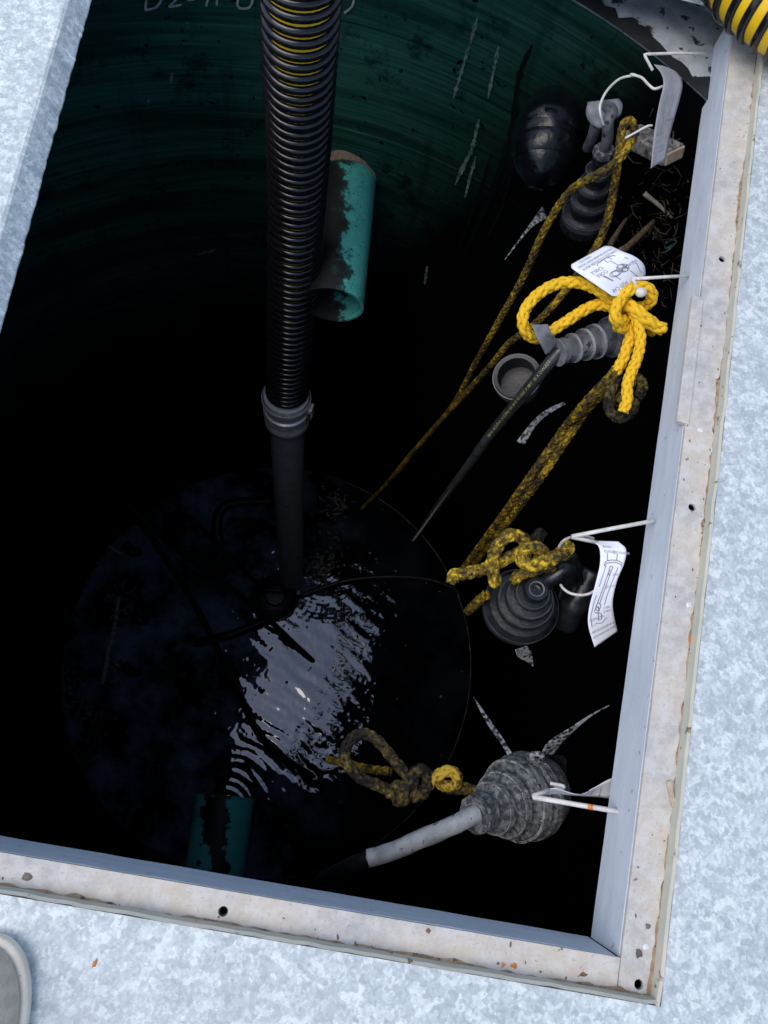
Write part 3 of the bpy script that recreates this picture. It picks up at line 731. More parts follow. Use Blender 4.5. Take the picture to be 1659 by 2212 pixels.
# hanger 1
wh = thing('wire_hanger', 'white wire hanger curling around the topmost plug and weathered label', 'wire hanger', V(1525, 116, -.07), 'bent wire hangers hooked into the frame')
tube('rod', [V(1534, 116, -.052), V(1460, 115, -.045), V(1398, 117, -.04), V(1392, 118, -.04), V(1394, 123, -.042), V(1410, 152, -.05)], .0029, M_WHITEWIRE, wh, seg=8, spl=False)
tube('hook', [A1(480, 990, -.06), A1(430, 1005, -.06), A1(340, 1030, -.06), A1(270, 980, -.065), A1(190, 900, -.07), A1(70, 865, -.08), A2(1085, 325, -.09), A2(1020, 340, -.1), A2(965, 390, -.1), A2(935, 450, -.1), A2(935, 495, -.11), A2(948, 540, -.13)], .0027, M_WHITEWIRE, wh, seg=8)
tube('hook', [A2(1035, 600, -.12), A2(1070, 582, -.11), A2(1110, 560, -.105), A2(1140, 545, -.1), A2(1158, 543, -.1)], .0026, M_WHITEWIRE, wh, seg=8)
# weathered label 1
fn, nm = sheet_fn([A1(335, 745, -.05), A1(420, 850, -.045), A1(448, 980, -.05), A1(395, 1220, -.07), A1(340, 1550, -.09), A1(300, 1955, -.12)], [A1(440, 760, -.055), A1(600, 835, -.06), A1(668, 970, -.065), A1(628, 1180, -.085), A1(540, 1500, -.11), A1(468, 1850, -.13)])
lb1 = thing('instruction_label', 'weathered grey instruction label curling from the topmost hanger', 'label', A1(440, 980, -.1))
sheet('strip', fn, nm, M_PAPERGREY, lb1, nu=8, nv=40)
print_on(fn, nm, [('EQUALIZER', .12, .72, .10, .8), ('CORE CABLE', .5, .60, .10, .7), ('HANG EQD & EQUALIZER HIGH IN', .06, .84, .075, .55), ('THE STATION AWAY FROM THE INLET', .06, .88, .075, .5)], M_INK, lb1, .24)
lines_on(fn, nm, [[(.3, .25), (.28, .4), (.3, .55), (.4, .6), (.35, .7)], [(.6, .25), (.64, .4), (.6, .55)], [(.2, .78), (.5, .75), (.8, .77)]], M_INK, lb1)
fn2, nm2 = sheet_fn([A1(545, 825, -.106), A1(580, 960, -.112), A1(590, 1085, -.112)], [A1(590, 850, -.107), A1(622, 980, -.113), A1(605, 1085, -.112)])
# wooden stick behind the label
t = thing('wood_stick', 'weathered grey wooden stub with pale cut end behind the topmost label', 'stick', A1(400, 1650, -.2))
a_, b_ = A1(60, 1560, -.24), A1(560, 1800, -.19); ax = (b_ - a_).normalized(); up_ = Vector((0, 0, 1)); sd_ = ax.cross(up_).normalized(); u2 = sd_.cross(ax)
v, f = box_geo((a_ + b_) / 2, ax * ((b_ - a_).length / 2), sd_ * .030, u2 * .016); o = mk('shaft', v, f, M_WOOD, t, smooth=False); bevel(o, .004)
v, f = box_geo(b_ + ax * .0035, ax * .003, sd_ * .027, u2 * .0135); o = mk('cut_end', v, f, M_WOODEND, t, smooth=False); bevel(o, .002)
# dirty long rope from the top hanger
rp1 = thing('dirty_rope', 'long dirty yellow rope looped on the top hanger, both ends running down left', 'rope', V(1360, 265, -.12))
RR = .0092
braid('left_run', [V(1372, 290, -.12), V(1345, 335, -.13), V(1300, 372, -.16), V(1235, 410, -.22), V(1180, 490, -.32), V(1130, 600, -.46), V(1080, 690, -.62), V(1030, 780, -.85), V(975, 880, -1.2), V(900, 970, -1.7), V(845, 1035, -2.1), V(790, 1090, -2.6)], RR, M_ROPE1, rp1)
o = braid('right_run', [V(1372, 290, -.12), V(1364, 262, -.10), V(1348, 268, -.10), V(1342, 290, -.115), V(1334, 350, -.15), V(1325, 415, -.21), V(1300, 510, -.30), V(1250, 590, -.36), V(1195, 660, -.42), V(1150, 705, -.5), V(1100, 742, -.6), V(1060, 790, -.74), V(1010, 845, -.98), V(955, 905, -1.3), V(880, 990, -1.8), V(830, 1050, -2.2), V(780, 1100, -2.7)], RR, M_ROPE1, rp1)

# --- second unit: clean yellow knot
a_, b_ = A6(556, 1205, -.20), A6(1120, 1040, -.215)
t2 = thing('cable_plug', 'dusty grey ribbed plug with grey tag below the bright yellow knot', 'cable plug', a_)
D2 = (b_ - a_).normalized()
lathe('body', [(0.0, .01), (.0, .0255), (.012, .0265), (.014, .024), (.03, .0245), (.032, .028), (.038, .0285), (.040, .0255), (.058, .0265), (.060, .031), (.067, .0315), (.069, .028), (.084, .029), (.086, .034), (.093, .0345), (.096, .031), (.12, .032), (.124, .040), (.14, .041), (.15, .036), (.19, .034)], a_, b_, M_GREYRUB, t2, seg=44)
ribs(t2, a_, b_, [(.032, .037, .0285), (.0605, .066, .0315), (.0865, .092, .0345), (.126, .136, .0405)], M_RIBG)
# tag: ring plus lug, a flat plate with a hole facing the camera side
fx = D2.cross(Vector((0, 0, 1))).normalized(); fy = fx.cross(D2)
def plate_ring(c, n_, r0, r1, th, mat, parent, name):
    x = n_.orthogonal().normalized(); y = n_.cross(x); v = []; f = []; N = 32
    for k in range(N):
        q = 2 * math.pi * k / N; e = x * math.cos(q) + y * math.sin(q); v += [c + e * r0, c + e * r1, c + e * r1 + n_ * th, c + e * r0 + n_ * th]
    for k in range(N):
        for s in range(4): f.append((k * 4 + s, ((k + 1) % N) * 4 + s, ((k + 1) % N) * 4 + (s + 1) % 4, k * 4 + (s + 1) % 4))
    return mk(name, v, f, mat, parent, smooth=False)
tg = plate_ring(a_ - D2 * .001, -D2, .0115, .028, .003, M_TAGRUB, t2, 'tag_ring')
fn, nm = sheet_fn([A6(300, 945, -.150), A6(350, 1070, -.160), A6(400, 1150, -.172), A6(440, 1230, -.190)], [A6(455, 940, -.148), A6(490, 1030, -.158), A6(520, 1060, -.170), A6(560, 1110, -.188)])
sheet('tag_lug', fn, nm, M_TAGRUB, t2, th=.003)
CP = [A6(585, 1180, -.2), A6(540, 1220, -.205), A6(400, 1390, -.24), A6(250, 1570, -.31), A6(100, 1750, -.42), V(1055, 945, -.56), V(1005, 1015, -.78), V(960, 1075, -1.08), V(922, 1128, -1.5), V(895, 1165, -2.0)]
cbl = tube('cable', CP, lambda t: .0125, M_CABLE2, t2, seg=16)
# yellow print along the cable
Pc, Lc = resample(catmull(CP, 8), .004); Pc = [p for p in Pc]; frc = frames(Pc); mb = MB()
tv, tf = text_geo('12AWG X 3C  TYPE 3C OUTDOOR  SUN RES  600V  12AWG X 3C  OUTDOOR  SUN RES', 1.0); o_ = []
for p in tv:
    s = .03 + p.x * .0085; i = min(int(s / (Lc / (len(Pc) - 1))), len(Pc) - 2); fr0 = s / (Lc / (len(Pc) - 1)) - i
    c = Pc[i].lerp(Pc[i + 1], fr0); tt = frc[i][0]; vd = (Vector((0, 0, HC)) - c); nrm_ = (vd - tt * vd.dot(tt)).normalized(); sdv = tt.cross(nrm_)
    q = (p.y * .0085 - .001) / .0125; o_.append(c + (nrm_ * math.cos(q) + sdv * math.sin(q)) * .0129)
mb.add(o_, tf); mb.build('printed_lettering', M_YINK, cbl, smooth=False)
# bright rope with knot
rp2 = thing('yellow_rope', 'clean bright yellow braided rope tied in a bow knot', 'rope', A6(1200, 800, -.1))
R2 = .0112
braid('bow_loop', [A6(1240, 800, -.13), A6(1150, 760, -.125), A6(1020, 680, -.12), A6(880, 590, -.115), A6(720, 545, -.115), A6(540, 560, -.12), A6(370, 650, -.13), A6(245, 790, -.145), A6(215, 930, -.16), A6(265, 1040, -.18), A6(350, 1075, -.195), A6(430, 1050, -.19), A6(520, 985, -.178), A6(660, 895, -.16), A6(800, 805, -.15), A6(930, 755, -.14), A6(1060, 775, -.135), A6(1180, 810, -.135)], R2, M_ROPE, rp2)
braid('knot_wrap', [A6(1180, 900, -.13), A6(1120, 920, -.115), A6(1090, 850, -.105), A6(1120, 740, -.095), A6(1200, 640, -.088), A6(1310, 580, -.085), A6(1410, 610, -.09), A6(1440, 690, -.105), A6(1390, 760, -.125), A6(1300, 790, -.14)], R2, M_ROPE, rp2)
braid('knot_wrap', [A6(1080, 780, -.14), A6(1100, 880, -.125), A6(1130, 970, -.13), A6(1200, 960, -.145), A6(1230, 900, -.15)], R2, M_ROPE, rp2)
braid('tail', [A6(1190, 740, -.115), A6(1270, 800, -.105), A6(1370, 880, -.108), A6(1460, 950, -.118), A6(1545, 990, -.125)], R2 * 1.15, M_ROPE, rp2)
braid('tail', [A6(1300, 900, -.13), A6(1400, 920, -.14), A6(1470, 960, -.15), A6(1420, 1030, -.155)], R2 * .9, M_ROPE, rp2)
braid('hanging_end', [A6(1250, 800, -.115), A6(1310, 950, -.12), A6(1330, 1100, -.13), A6(1300, 1260, -.14), A6(1235, 1420, -.15), A6(1205, 1540, -.155), A6(1205, 1660, -.16), A6(1165, 1775, -.17)], R2 * .95, M_ROPE, rp2)
braid('hanging_end', [A6(1230, 830, -.13), A6(1250, 960, -.14), A6(1215, 1130, -.155), A6(1160, 1290, -.17), A6(1090, 1400, -.185)], R2, M_ROPE, rp2)
rp2b = thing('dirty_rope', 'dirty yellow rope with black mould running from the bright knot down left', 'rope', A6(1090, 1400, -.2))
braid('run', [A6(1110, 1370, -.18), A6(1040, 1460, -.2), A6(930, 1570, -.235), A6(810, 1700, -.28), A6(700, 1830, -.34), A6(590, 1970, -.42), V(1140, 1040, -.56), V(1090, 1110, -.74), V(1045, 1170, -1.0), V(1000, 1230, -1.4)], R2 * 1.05, M_ROPE1, rp2b)
braid('run', [A6(1020, 1500, -.215), A6(960, 1600, -.25), A6(850, 1720, -.295), A6(760, 1840, -.35), V(1170, 1030, -.5), V(1110, 1110, -.68), V(1065, 1165, -.95), V(1020, 1225, -1.3)], R2 * .85, M_ROPE1, rp2b)
rp2c = thing('mouldy_rope_knot', 'blackened mouldy rope knot hanging below the bright yellow rope end', 'rope knot', A6(1150, 1750, -.19))
braid('loop', [A6(1180, 1450, -.2), A6(1090, 1500, -.2), A6(1040, 1600, -.2), A6(1030, 1720, -.2), A6(1080, 1810, -.195), A6(1170, 1830, -.19), A6(1250, 1770, -.19), A6(1270, 1680, -.2), A6(1190, 1640, -.21)], R2 * .95, M_ROPE2, rp2c)
braid('loop', [A6(1290, 1650, -.2), A6(1350, 1560, -.2), A6(1340, 1480, -.2), A6(1270, 1460, -.205), A6(1220, 1540, -.21), A6(1160, 1600, -.215), A6(1110, 1700, -.21)], R2 * .95, M_ROPE2, rp2c)
# hanger 2
wh = thing('wire_hanger', 'straight white wire hanger holding the bright yellow knot and printed label', 'wire hanger', V(1477, 596, -.075), 'bent wire hangers hooked into the frame')
tube('rod', [V(1486, 595.5, -.076), V(1425, 599, -.074), V(1366, 602.5, -.072)], .0031, M_WHITEWIRE, wh, seg=8, spl=False)
tube('hook', [V(1366, 602, -.072), V(1372, 612, -.075), V(1382, 634, -.083)], .0027, M_WHITEWIRE, wh, seg=8, spl=False)
c = A6(1330, 640, -.082); v, f = ellip(c, .011, .008, .009, 16, 10, .25); mk('plastic_crimp', v, f, M_WHITEWIRE, wh)
# white label 2, upside down
lb2 = thing('instruction_label', 'white printed instruction label lying on the bright yellow rope', 'label', A6(1090, 690, -.09))
fn, nm = sheet_fn([A6(1385, 500, -.095), A6(1365, 380, -.07), A6(1280, 300, -.055), A6(1150, 245, -.055), A6(1020, 182, -.07)], [A6(1092, 692, -.085), A6(980, 615, -.082), A6(870, 540, -.082), A6(750, 460, -.085), A6(648, 388, -.09)])
sheet('strip', fn, nm, M_PAPER, lb2, nu=10, nv=30, round_=.1)
print_on(fn, nm, [('EQD CAP', .50, .165, .125, .78), ('CORE', .60, .56, .115, .8), ('CABLE', .58, .66, .115, .8), ('EQUALIZER', .05, .44, .095, .75), ('HANG EQD & EQUALIZER HIGH IN', .06, .80, .088, .60), ('THE STATION AWAY FROM THE INLET', .06, .885, .088, .56), ('NB0022P01 REV A', .50, .96, .065, .6)], M_INK, lb2, .86)
import cmath
def oval(cu, cv, ru, rv, a0=0, a1=2 * math.pi, n=16): return [(cu + ru * math.cos(a0 + (a1 - a0) * i / n), cv + rv * math.sin(a0 + (a1 - a0) * i / n)) for i in range(n + 1)]
lines_on(fn, nm, [oval(.36, .42, .11, .09), oval(.36, .42, .06, .09), oval(.55, .40, .07, .05), oval(.55, .40, .12, .06), [(.28, .36), (.44, .48)], [(.28, .48), (.44, .36)], [(.25, .42), (.47, .42)], [(.36, .52), (.36, .66), (.30, .68), (.30, .74), (.40, .75), (.42, .66), (.38, .66)], [(.12, .15), (.10, .35), (.12, .55), (.2, .72), (.35, .75), (.55, .74), (.62, .70)], [(.3, .30), (.26, .18), (.2, .08)], [(.7, .30), (.74, .48)], [(.72, .30), (.76, .48)], [(.58, .25), (.60, .34)]], M_INK, lb2, wid=.0007)
# black cup below
cup = lathe('black_cup', [(0, .012), (0, .046), (.012, .049), (.07, .050), (.073, .049), (.072, .042), (.018, .040), (.016, .001)], V(1122, 835, -.42), V(1112, 800, -.32), M_CAST, None, seg=36, closed=False, loc=V(1122, 835, -.42), label='open black rubber cup hanging below the dusty grey plug', cat='cup')
o = lathe('rim_ring', [(.045, .0505), (.045, .0535), (.068, .0535), (.068, .0505)], V(1122, 835, -.42), V(1112, 800, -.32), M_RIB, cup, seg=36, closed=False)
# --- third unit
a_, b_ = A7(705, 650, -.28), A7(520, 850, -.47)
t3 = thing('cable_plug', 'black ribbed dome plug with arched cable beside the curled white label', 'cable plug', a_)
lathe('body', [(-.012, .010), (-.012, .0215), (-.004, .024), (.004, .0215), (.005, .014), (.012, .015), (.013, .030), (.024, .033), (.027, .028), (.034, .029), (.036, .042), (.052, .046), (.055, .039), (.064, .040), (.066, .053), (.082, .057), (.086, .049), (.098, .050), (.100, .066), (.112, .0765), (.128, .0765), (.135, .074), (.142, .076), (.150, .070), (.155, .04)], a_, b_, M_BLACKRUB, t3, seg=56)
ribs(t3, a_, b_, [(.014, .022, .0315), (.037, .050, .0440), (.067, .080, .0550), (.112, .126, .0765)], M_RIB)
lathe('white_ring', [(-.0135, .0128), (-.0145, .0148), (-.0125, .0152), (-.0115, .0128)], a_, b_, M_TAGRUB, t3, seg=28, closed=False)
tube('cable_loop', [a_, A7(760, 600, -.285), A7(850, 540, -.265), A7(930, 485, -.255), A7(985, 470, -.26), A7(1005, 510, -.285), A7(990, 580, -.33), A7(960, 700, -.42)], .0155, M_BLACKRUB, t3, seg=16)
fn, nm = sheet_fn([A7(960, 400, -.29), A7(965, 500, -.3), A7(985, 630, -.32)], [A7(1050, 335, -.29), A7(1090, 440, -.3), A7(1110, 600, -.32)])
sheet('tag', fn, nm, M_BLACKRUB, t3, th=.003)
tube('lower_body', [A7(1180, 480, -.36), A7(1100, 640, -.38), A7(1020, 780, -.4), A7(950, 920, -.44)], .028, M_BLACKRUB, t3, seg=16, rough=.15)
fn, nm = sheet_fn([A7(540, 1140, -.43), A7(565, 1200, -.45), A7(640, 1240, -.46), A7(690, 1280, -.47)], [A7(640, 1105, -.43), A7(670, 1150, -.44), A7(685, 1200, -.455), A7(692, 1275, -.47)])
o = sheet('plastic_flake', fn, nm, M_STRIP, None, loc=A7(620, 1180, -.45), label='mouldy grey plastic flake just under the black dome plug', cat='plastic scrap')
rp3 = thing('speckled_rope', 'mould-speckled yellow rope knotted beside the black dome plug', 'rope', A7(680, 380, -.25))
R3 = .0125
braid('knot_wrap', [A7(760, 440, -.26), A7(680, 440, -.245), A7(600, 400, -.24), A7(590, 330, -.235), A7(660, 290, -.225), A7(740, 300, -.225), A7(770, 350, -.235), A7(720, 400, -.245)], R3, M_ROPE3, rp3)
braid('knot_wrap', [A7(620, 310, -.245), A7(610, 390, -.23), A7(660, 440, -.225), A7(750, 425, -.22), A7(840, 385, -.215), A7(920, 345, -.21), A7(965, 315, -.208), A7(972, 275, -.215)], R3 * 1.1, M_ROPE3, rp3)
braid('knot_wrap', [A7(870, 460, -.25), A7(780, 450, -.25), A7(700, 480, -.26), A7(620, 500, -.27), A7(560, 530, -.28), A7(530, 570, -.29)], R3 * .9, M_ROPE3, rp3)
braid('loop', [A7(660, 290, -.24), A7(600, 215, -.235), A7(500, 185, -.23), A7(420, 240, -.235), A7(370, 330, -.245), A7(350, 430, -.255), A7(365, 530, -.265), A7(385, 600, -.275)], R3, M_ROPE3, rp3)
braid('tail', [A7(640, 320, -.25), A7(560, 345, -.255), A7(470, 380, -.26), A7(360, 440, -.275), A7(250, 480, -.285), A7(120, 505, -.3), A7(30, 520, -.31), A7(20, 570, -.32)], R3, M_ROPE3, rp3)
braid('tail', [A7(680, 280, -.245), A7(720, 220, -.245), A7(760, 165, -.25)], R3, M_ROPE2, rp3)
braid('under_run', [A7(300, 680, -.36), A7(230, 740, -.4), A7(150, 820, -.5)], R3 * .8, M_ROPE1, rp3)
wh = thing('wire_hanger', 'white wire hanger with ring at the speckled rope and curled label', 'wire hanger', V(1404, 1127, -.08), 'bent wire hangers hooked into the frame')
tube('rod', [V(1412, 1125, -.081), V(1320, 1142, -.10), V(1236, 1158.5, -.12), V(1234, 1160, -.122), V(1290, 1172, -.13)], .0036, M_WHITEWIRE, wh, seg=8, spl=False)
tube('hook', [A7(905, 285, -.2), A7(930, 245, -.18), A7(975, 215, -.16), A7(1030, 200, -.14), A7(1110, 195, -.14), A7(1190, 215, -.16)], .0026, M_WHITEWIRE, wh, seg=8)
tube('hook', [A7(918, 600, -.24), A7(945, 635, -.23), A7(1000, 670, -.22), A7(1080, 685, -.215), A7(1150, 675, -.21), A7(1200, 650, -.2)], .0026, M_WHITEWIRE, wh, seg=8)
lb3 = thing('instruction_label', 'white printed instruction label curling in an S beside the black dome plug', 'label', A7(1240, 700, -.16))
fn, nm = sheet_fn([A7(1165, 232, -.135), A7(1235, 285, -.12), A7(1245, 420, -.12), A7(1205, 600, -.135), A7(1155, 790, -.16), A7(1148, 940, -.18), A7(1200, 1118, -.20)], [A7(1395, 240, -.115), A7(1460, 305, -.11), A7(1445, 420, -.115), A7(1385, 570, -.13), A7(1350, 740, -.15), A7(1365, 880, -.175), A7(1392, 985, -.195)])
sheet('strip', fn, nm, M_PAPER, lb3, nu=10, nv=60)
print_on(fn, nm, [('BASIN', .16, .11, .13, .9), ('FLANGE', .16, .155, .13, .9), ('EQD HANGER', .50, .155, .13, .75), ('EQD', .68, .36, .13, .9), ('EQD CAP', .50, .47, .12, .8), ('CORE', .60, .68, .12, .9), ('CABLE', .60, .72, .12, .9), ('EQUALIZER', .05, .765, .13, .85), ('HANG EQD & EQUALIZER HIGH IN', .06, .88, .13, .44), ('THE STATION AWAY FROM THE INLET', .04, .93, .13, .41)], M_INK, lb3, .26)
lines_on(fn, nm, [oval(.55, .245, .36, .03, math.pi, 2 * math.pi), oval(.55, .265, .36, .03, math.pi, 2 * math.pi), [(.19, .25), (.19, .27)], [(.91, .25), (.91, .27)], oval(.5, .29, .07, .022), oval(.5, .30, .05, .05, 0, math.pi), [(.45, .30), (.42, .45), (.36, .56), (.30, .62)], [(.55, .30), (.52, .45), (.46, .56), (.42, .62)], oval(.38, .64, .10, .035), oval(.34, .67, .09, .03), [(.28, .62), (.46, .68)], [(.26, .26), (.22, .4), (.16, .6), (.1, .72), (.12, .82), (.3, .80), (.5, .82), (.72, .78)], [(.80, .28), (.76, .42), (.68, .56), (.64, .64)], [(.40, .70), (.40, .78), (.52, .78), (.52, .72), (.40, .70)], [(.27, .16), (.29, .22)], [(.66, .16), (.66, .22)]], M_INK, lb3, wid=.0007)
# --- fourth unit
a_, b_ = A8(825, 705, -.27), A8(1140, 585, -.36)
t4 = thing('cable_plug', 'sludge-crusted grey dome plug with grey cable near the hatch corner', 'cable plug', a_)
lathe('body', [(0, .01), (0, .028), (.004, .032), (.028, .033), (.032, .029), (.040, .030), (.042, .041), (.056, .045), (.058, .039), (.068, .040), (.070, .053), (.086, .057), (.088, .050), (.098, .052), (.101, .066), (.122, .073), (.125, .068), (.132, .070), (.134, .076), (.150, .078), (.154, .073), (.175, .070), (.195, .062), (.20, .02)], a_, b_, M_CRUST, t4, seg=56, wob=.025, seed=3)
ribs(t4, a_, b_, [(.044, .054, .0435), (.072, .084, .0555), (.103, .118, .0705)], M_CRUSTRIB)
D4 = (b_ - a_).normalized()
plate_ring(a_ + D4 * .0005, -D4, .0165, .0195, .003, M_TAGRUB, t4, 'white_washer')
# bolted hexagonal collar
lathe('hex_collar', [(-.0015, .021), (-.0015, .0325), (.012, .0335), (.0121, .02)], a_, b_, M_CRUST, t4, seg=8, wob=.06, smooth=False)
CP4 = [A8(840, 700, -.265), A8(800, 715, -.262), A8(700, 765, -.265), A8(560, 825, -.275), A8(420, 885, -.29), A8(300, 930, -.305), A8(240, 945, -.31)]
tube('cable', CP4, lambda t: .0158 - .0015 * t, M_GREYCABLE, t4, seg=18, rough=.12)
tube('wet_cable_end', [A8(262, 937, -.307), A8(200, 962, -.33), A8(120, 995, -.40), A8(40, 1030, -.60), A8(-30, 1062, -.9)], .0138, M_CABLE, t4, seg=14, rough=.1)
for pts, nme in (([A8(1010, 372, -.33), A8(960, 290, -.36), A8(890, 190, -.4), A8(820, 50, -.45)], 'strap'),):
    Lp = [p for p in pts]; Rp = [p + Vector((.008, .004, 0)) for p in pts[:-1]] + [pts[-1] + Vector((.001, 0, 0))]
    fn, nm = sheet_fn(Lp, Rp); sheet('strap', fn, nm, M_STRIP, t4, th=.001)
fn, nm = sheet_fn([A8(1190, 375, -.3), A8(1240, 300, -.27), A8(1370, 215, -.24), A8(1470, 150, -.22), A8(1570, 98, -.2)], [A8(1265, 372, -.31), A8(1310, 310, -.28), A8(1390, 230, -.245), A8(1475, 158, -.222), A8(1572, 100, -.2)])
sheet('mouldy_strap', fn, nm, M_STRIP, t4, th=.001)
tube('strap_tie', [A8(1150, 400, -.3), A8(1145, 370, -.295), A8(1200, 372, -.29), A8(1180, 405, -.3)], .005, M_STRIP, t4, seg=8)
fn, nm = sheet_fn([A8(1190, 400, -.36), A8(1260, 400, -.37), A8(1300, 460, -.38), A8(1290, 530, -.4)], [A8(1240, 380, -.36), A8(1330, 385, -.37), A8(1335, 460, -.38), A8(1320, 530, -.4)])
sheet('tag', fn, nm, M_BLACKRUB, t4, th=.003)
wh = thing('wire_hanger', 'white wire hanger with orange mark holding the crusted plug', 'wire hanger', V(1330, 1752, -.08), 'bent wire hangers hooked into the frame')
tube('rod', [V(1336, 1753, -.085), V(1240, 1737, -.105), V(1152, 1722, -.125), V(1152, 1720, -.126), V(1185, 1707, -.14)], .0038, M_WHITEWIRE, wh, seg=8, spl=False)
tube('hook', [A8(1245, 530, -.15), A8(1300, 540, -.15), A8(1320, 548, -.15), A8(1310, 558, -.155), A8(1270, 552, -.16)], .0028, M_WHITEWIRE, wh, seg=8)
tube('orange_band', [V(1270, 1742, -.0985), V(1280, 1743.7, -.0965)], .0042, M_ORANGE, wh, seg=10, spl=False)
lb4 = thing('instruction_label', 'white label strip disappearing under the frame beside the crusted plug', 'label', A8(1400, 590, -.15))
fn, nm = sheet_fn([A8(1205, 582, -.14), A8(1270, 558, -.14), A8(1400, 592, -.14), A8(1480, 560, -.14), A8(1580, 505, -.14), A8(1680, 480, -.14)], [A8(1215, 592, -.16), A8(1300, 592, -.19), A8(1440, 604, -.19), A8(1500, 606, -.18), A8(1580, 612, -.17), A8(1680, 600, -.17)])
sheet('strip', fn, nm, M_PAPER, lb4, nu=6, nv=40)
print_on(fn, nm, [('EQUALIZER', .2, .60, .13, .8), ('BASIN FLANGE', .3, .70, .13, .8)], M_INK, lb4, .2)
rp4 = thing('filthy_rope', 'filthy black and yellow rope loop with knots left of the crusted plug', 'rope', A8(500, 540, -.35))
R4 = .0105
braid('loop', [A8(500, 530, -.33), A8(440, 470, -.335), A8(380, 400, -.34), A8(320, 325, -.345), A8(260, 270, -.35), A8(190, 258, -.355), A8(130, 305, -.36), A8(108, 370, -.36), A8(135, 440, -.355), A8(200, 500, -.35), A8(290, 540, -.345), A8(370, 575, -.34), A8(440, 600, -.335), A8(500, 570, -.33)], R4, M_ROPE2, rp4)
braid('knot_wrap', [A8(360, 600, -.35), A8(390, 550, -.335), A8(450, 550, -.325), A8(440, 620, -.33), A8(390, 630, -.345)], R4, M_ROPE2, rp4)
braid('knot_wrap', [A8(520, 610, -.35), A8(480, 540, -.325), A8(500, 470, -.32), A8(550, 460, -.325), A8(570, 520, -.33), A8(530, 590, -.33), A8(480, 600, -.34)], R4 * 1.1, M_ROPE2, rp4)
braid('knot_wrap', [A8(570, 540, -.335), A8(620, 490, -.325), A8(680, 460, -.32), A8(730, 490, -.325), A8(720, 540, -.335), A8(650, 540, -.34), A8(620, 500, -.34)], R4, rope_mat('brown_yellow_rope', .5, ((.42, .27, .02), (.5, .34, .04))), rp4)
braid('tail', [A8(650, 545, -.345), A8(720, 560, -.345), A8(790, 560, -.34), A8(840, 590, -.34), A8(800, 610, -.345)], R4, M_ROPE1, rp4)
braid('run', [A8(360, 465, -.38), A8(270, 455, -.42), A8(190, 440, -.48), A8(100, 415, -.56), A8(20, 400, -.66)], R4 * .8, M_ROPE1, rp4)

# ------------------------------------------------------------------ cables and dark gear in the well
def wcable(label, pts, r, m=M_CABLE):
    return tube('power_cable', pts, r, m, None, seg=10, loc=pts[-1], label=label, cat='cable', group='black cables hanging from the left')
a = onwall(-40, 480)
wcable('black cable crossing from upper left to the sky reflection', [V(-60, 400, -.9), V(40, 620, -1.4), V(150, 850, -2.0), V(240, 1042, -2.6), V(330, 1165, -2.9), V(400, 1270, -3.12), V(465, 1390, -3.32), V(515, 1500, -3.45), V(565, 1595, -3.55), V(640, 1655, -3.62), V(720, 1700, -3.72)], .019)
wcable('black cable forking right at mid water towards the pump', [V(-50, 420, -.95), V(50, 635, -1.45), V(158, 855, -2.05), V(250, 1050, -2.62), V(340, 1150, -2.85), V(450, 1235, -3.05), V(560, 1320, -3.4), V(640, 1395, -3.58), V(700, 1450, -3.72)], .018)
wcable('thin black cable running straight to the pump beside the grey pipe', [V(60, 480, -1.1), V(160, 680, -1.6), V(330, 1020, -2.6), V(440, 1145, -2.9), V(530, 1235, -3.25), V(570, 1275, -3.5)], .015)
pm = thing('sump_pump', 'dark slimy pump at the water surface left of the grey pipe foot', 'pump', V(592, 1300, WZ))
c = V(592, 1300, WZ - .1)
lathe('motor', [(0, .13), (.05, .145), (.18, .145), (.20, .12), (.21, .07), (.235, .06), (.24, .01)], c, c + Vector((.06, .0, 1)), M_CAST, pm, seg=28, wob=.06)
tube('handle', [c + Vector((-.06, 0, .2)), c + Vector((-.06, .02, .27)), c + Vector((.07, .02, .27)), c + Vector((.07, 0, .2))], .012, M_CAST, pm)
for pts, r, lab in (([V(590, 1085, WZ + .06), V(520, 1085, WZ + .05), V(480, 1100, WZ + .04), V(468, 1140, WZ + .02), V(478, 1185, WZ - .03)], .035, 'black bent pipe breaking the water left of the grey pipe'), ([V(640, 1290, WZ + .02), V(760, 1252, WZ + .05), V(900, 1248, WZ + .05), V(985, 1275, WZ + .03), V(1030, 1330, WZ - .06)], .015, 'black pipe lying across the water right of the grey pipe'), ([V(420, 1390, WZ - .01), V(500, 1370, WZ + .02), V(600, 1330, WZ + .02)], .03, 'short black pipe added by the pump to cut off the bright reflection')):  # last pipe is added to trim the top of the bright reflection
    tube('discharge_pipe', pts, r, M_CAST, None, seg=16, loc=pts[0], label=lab, cat='pipe', rough=.1)
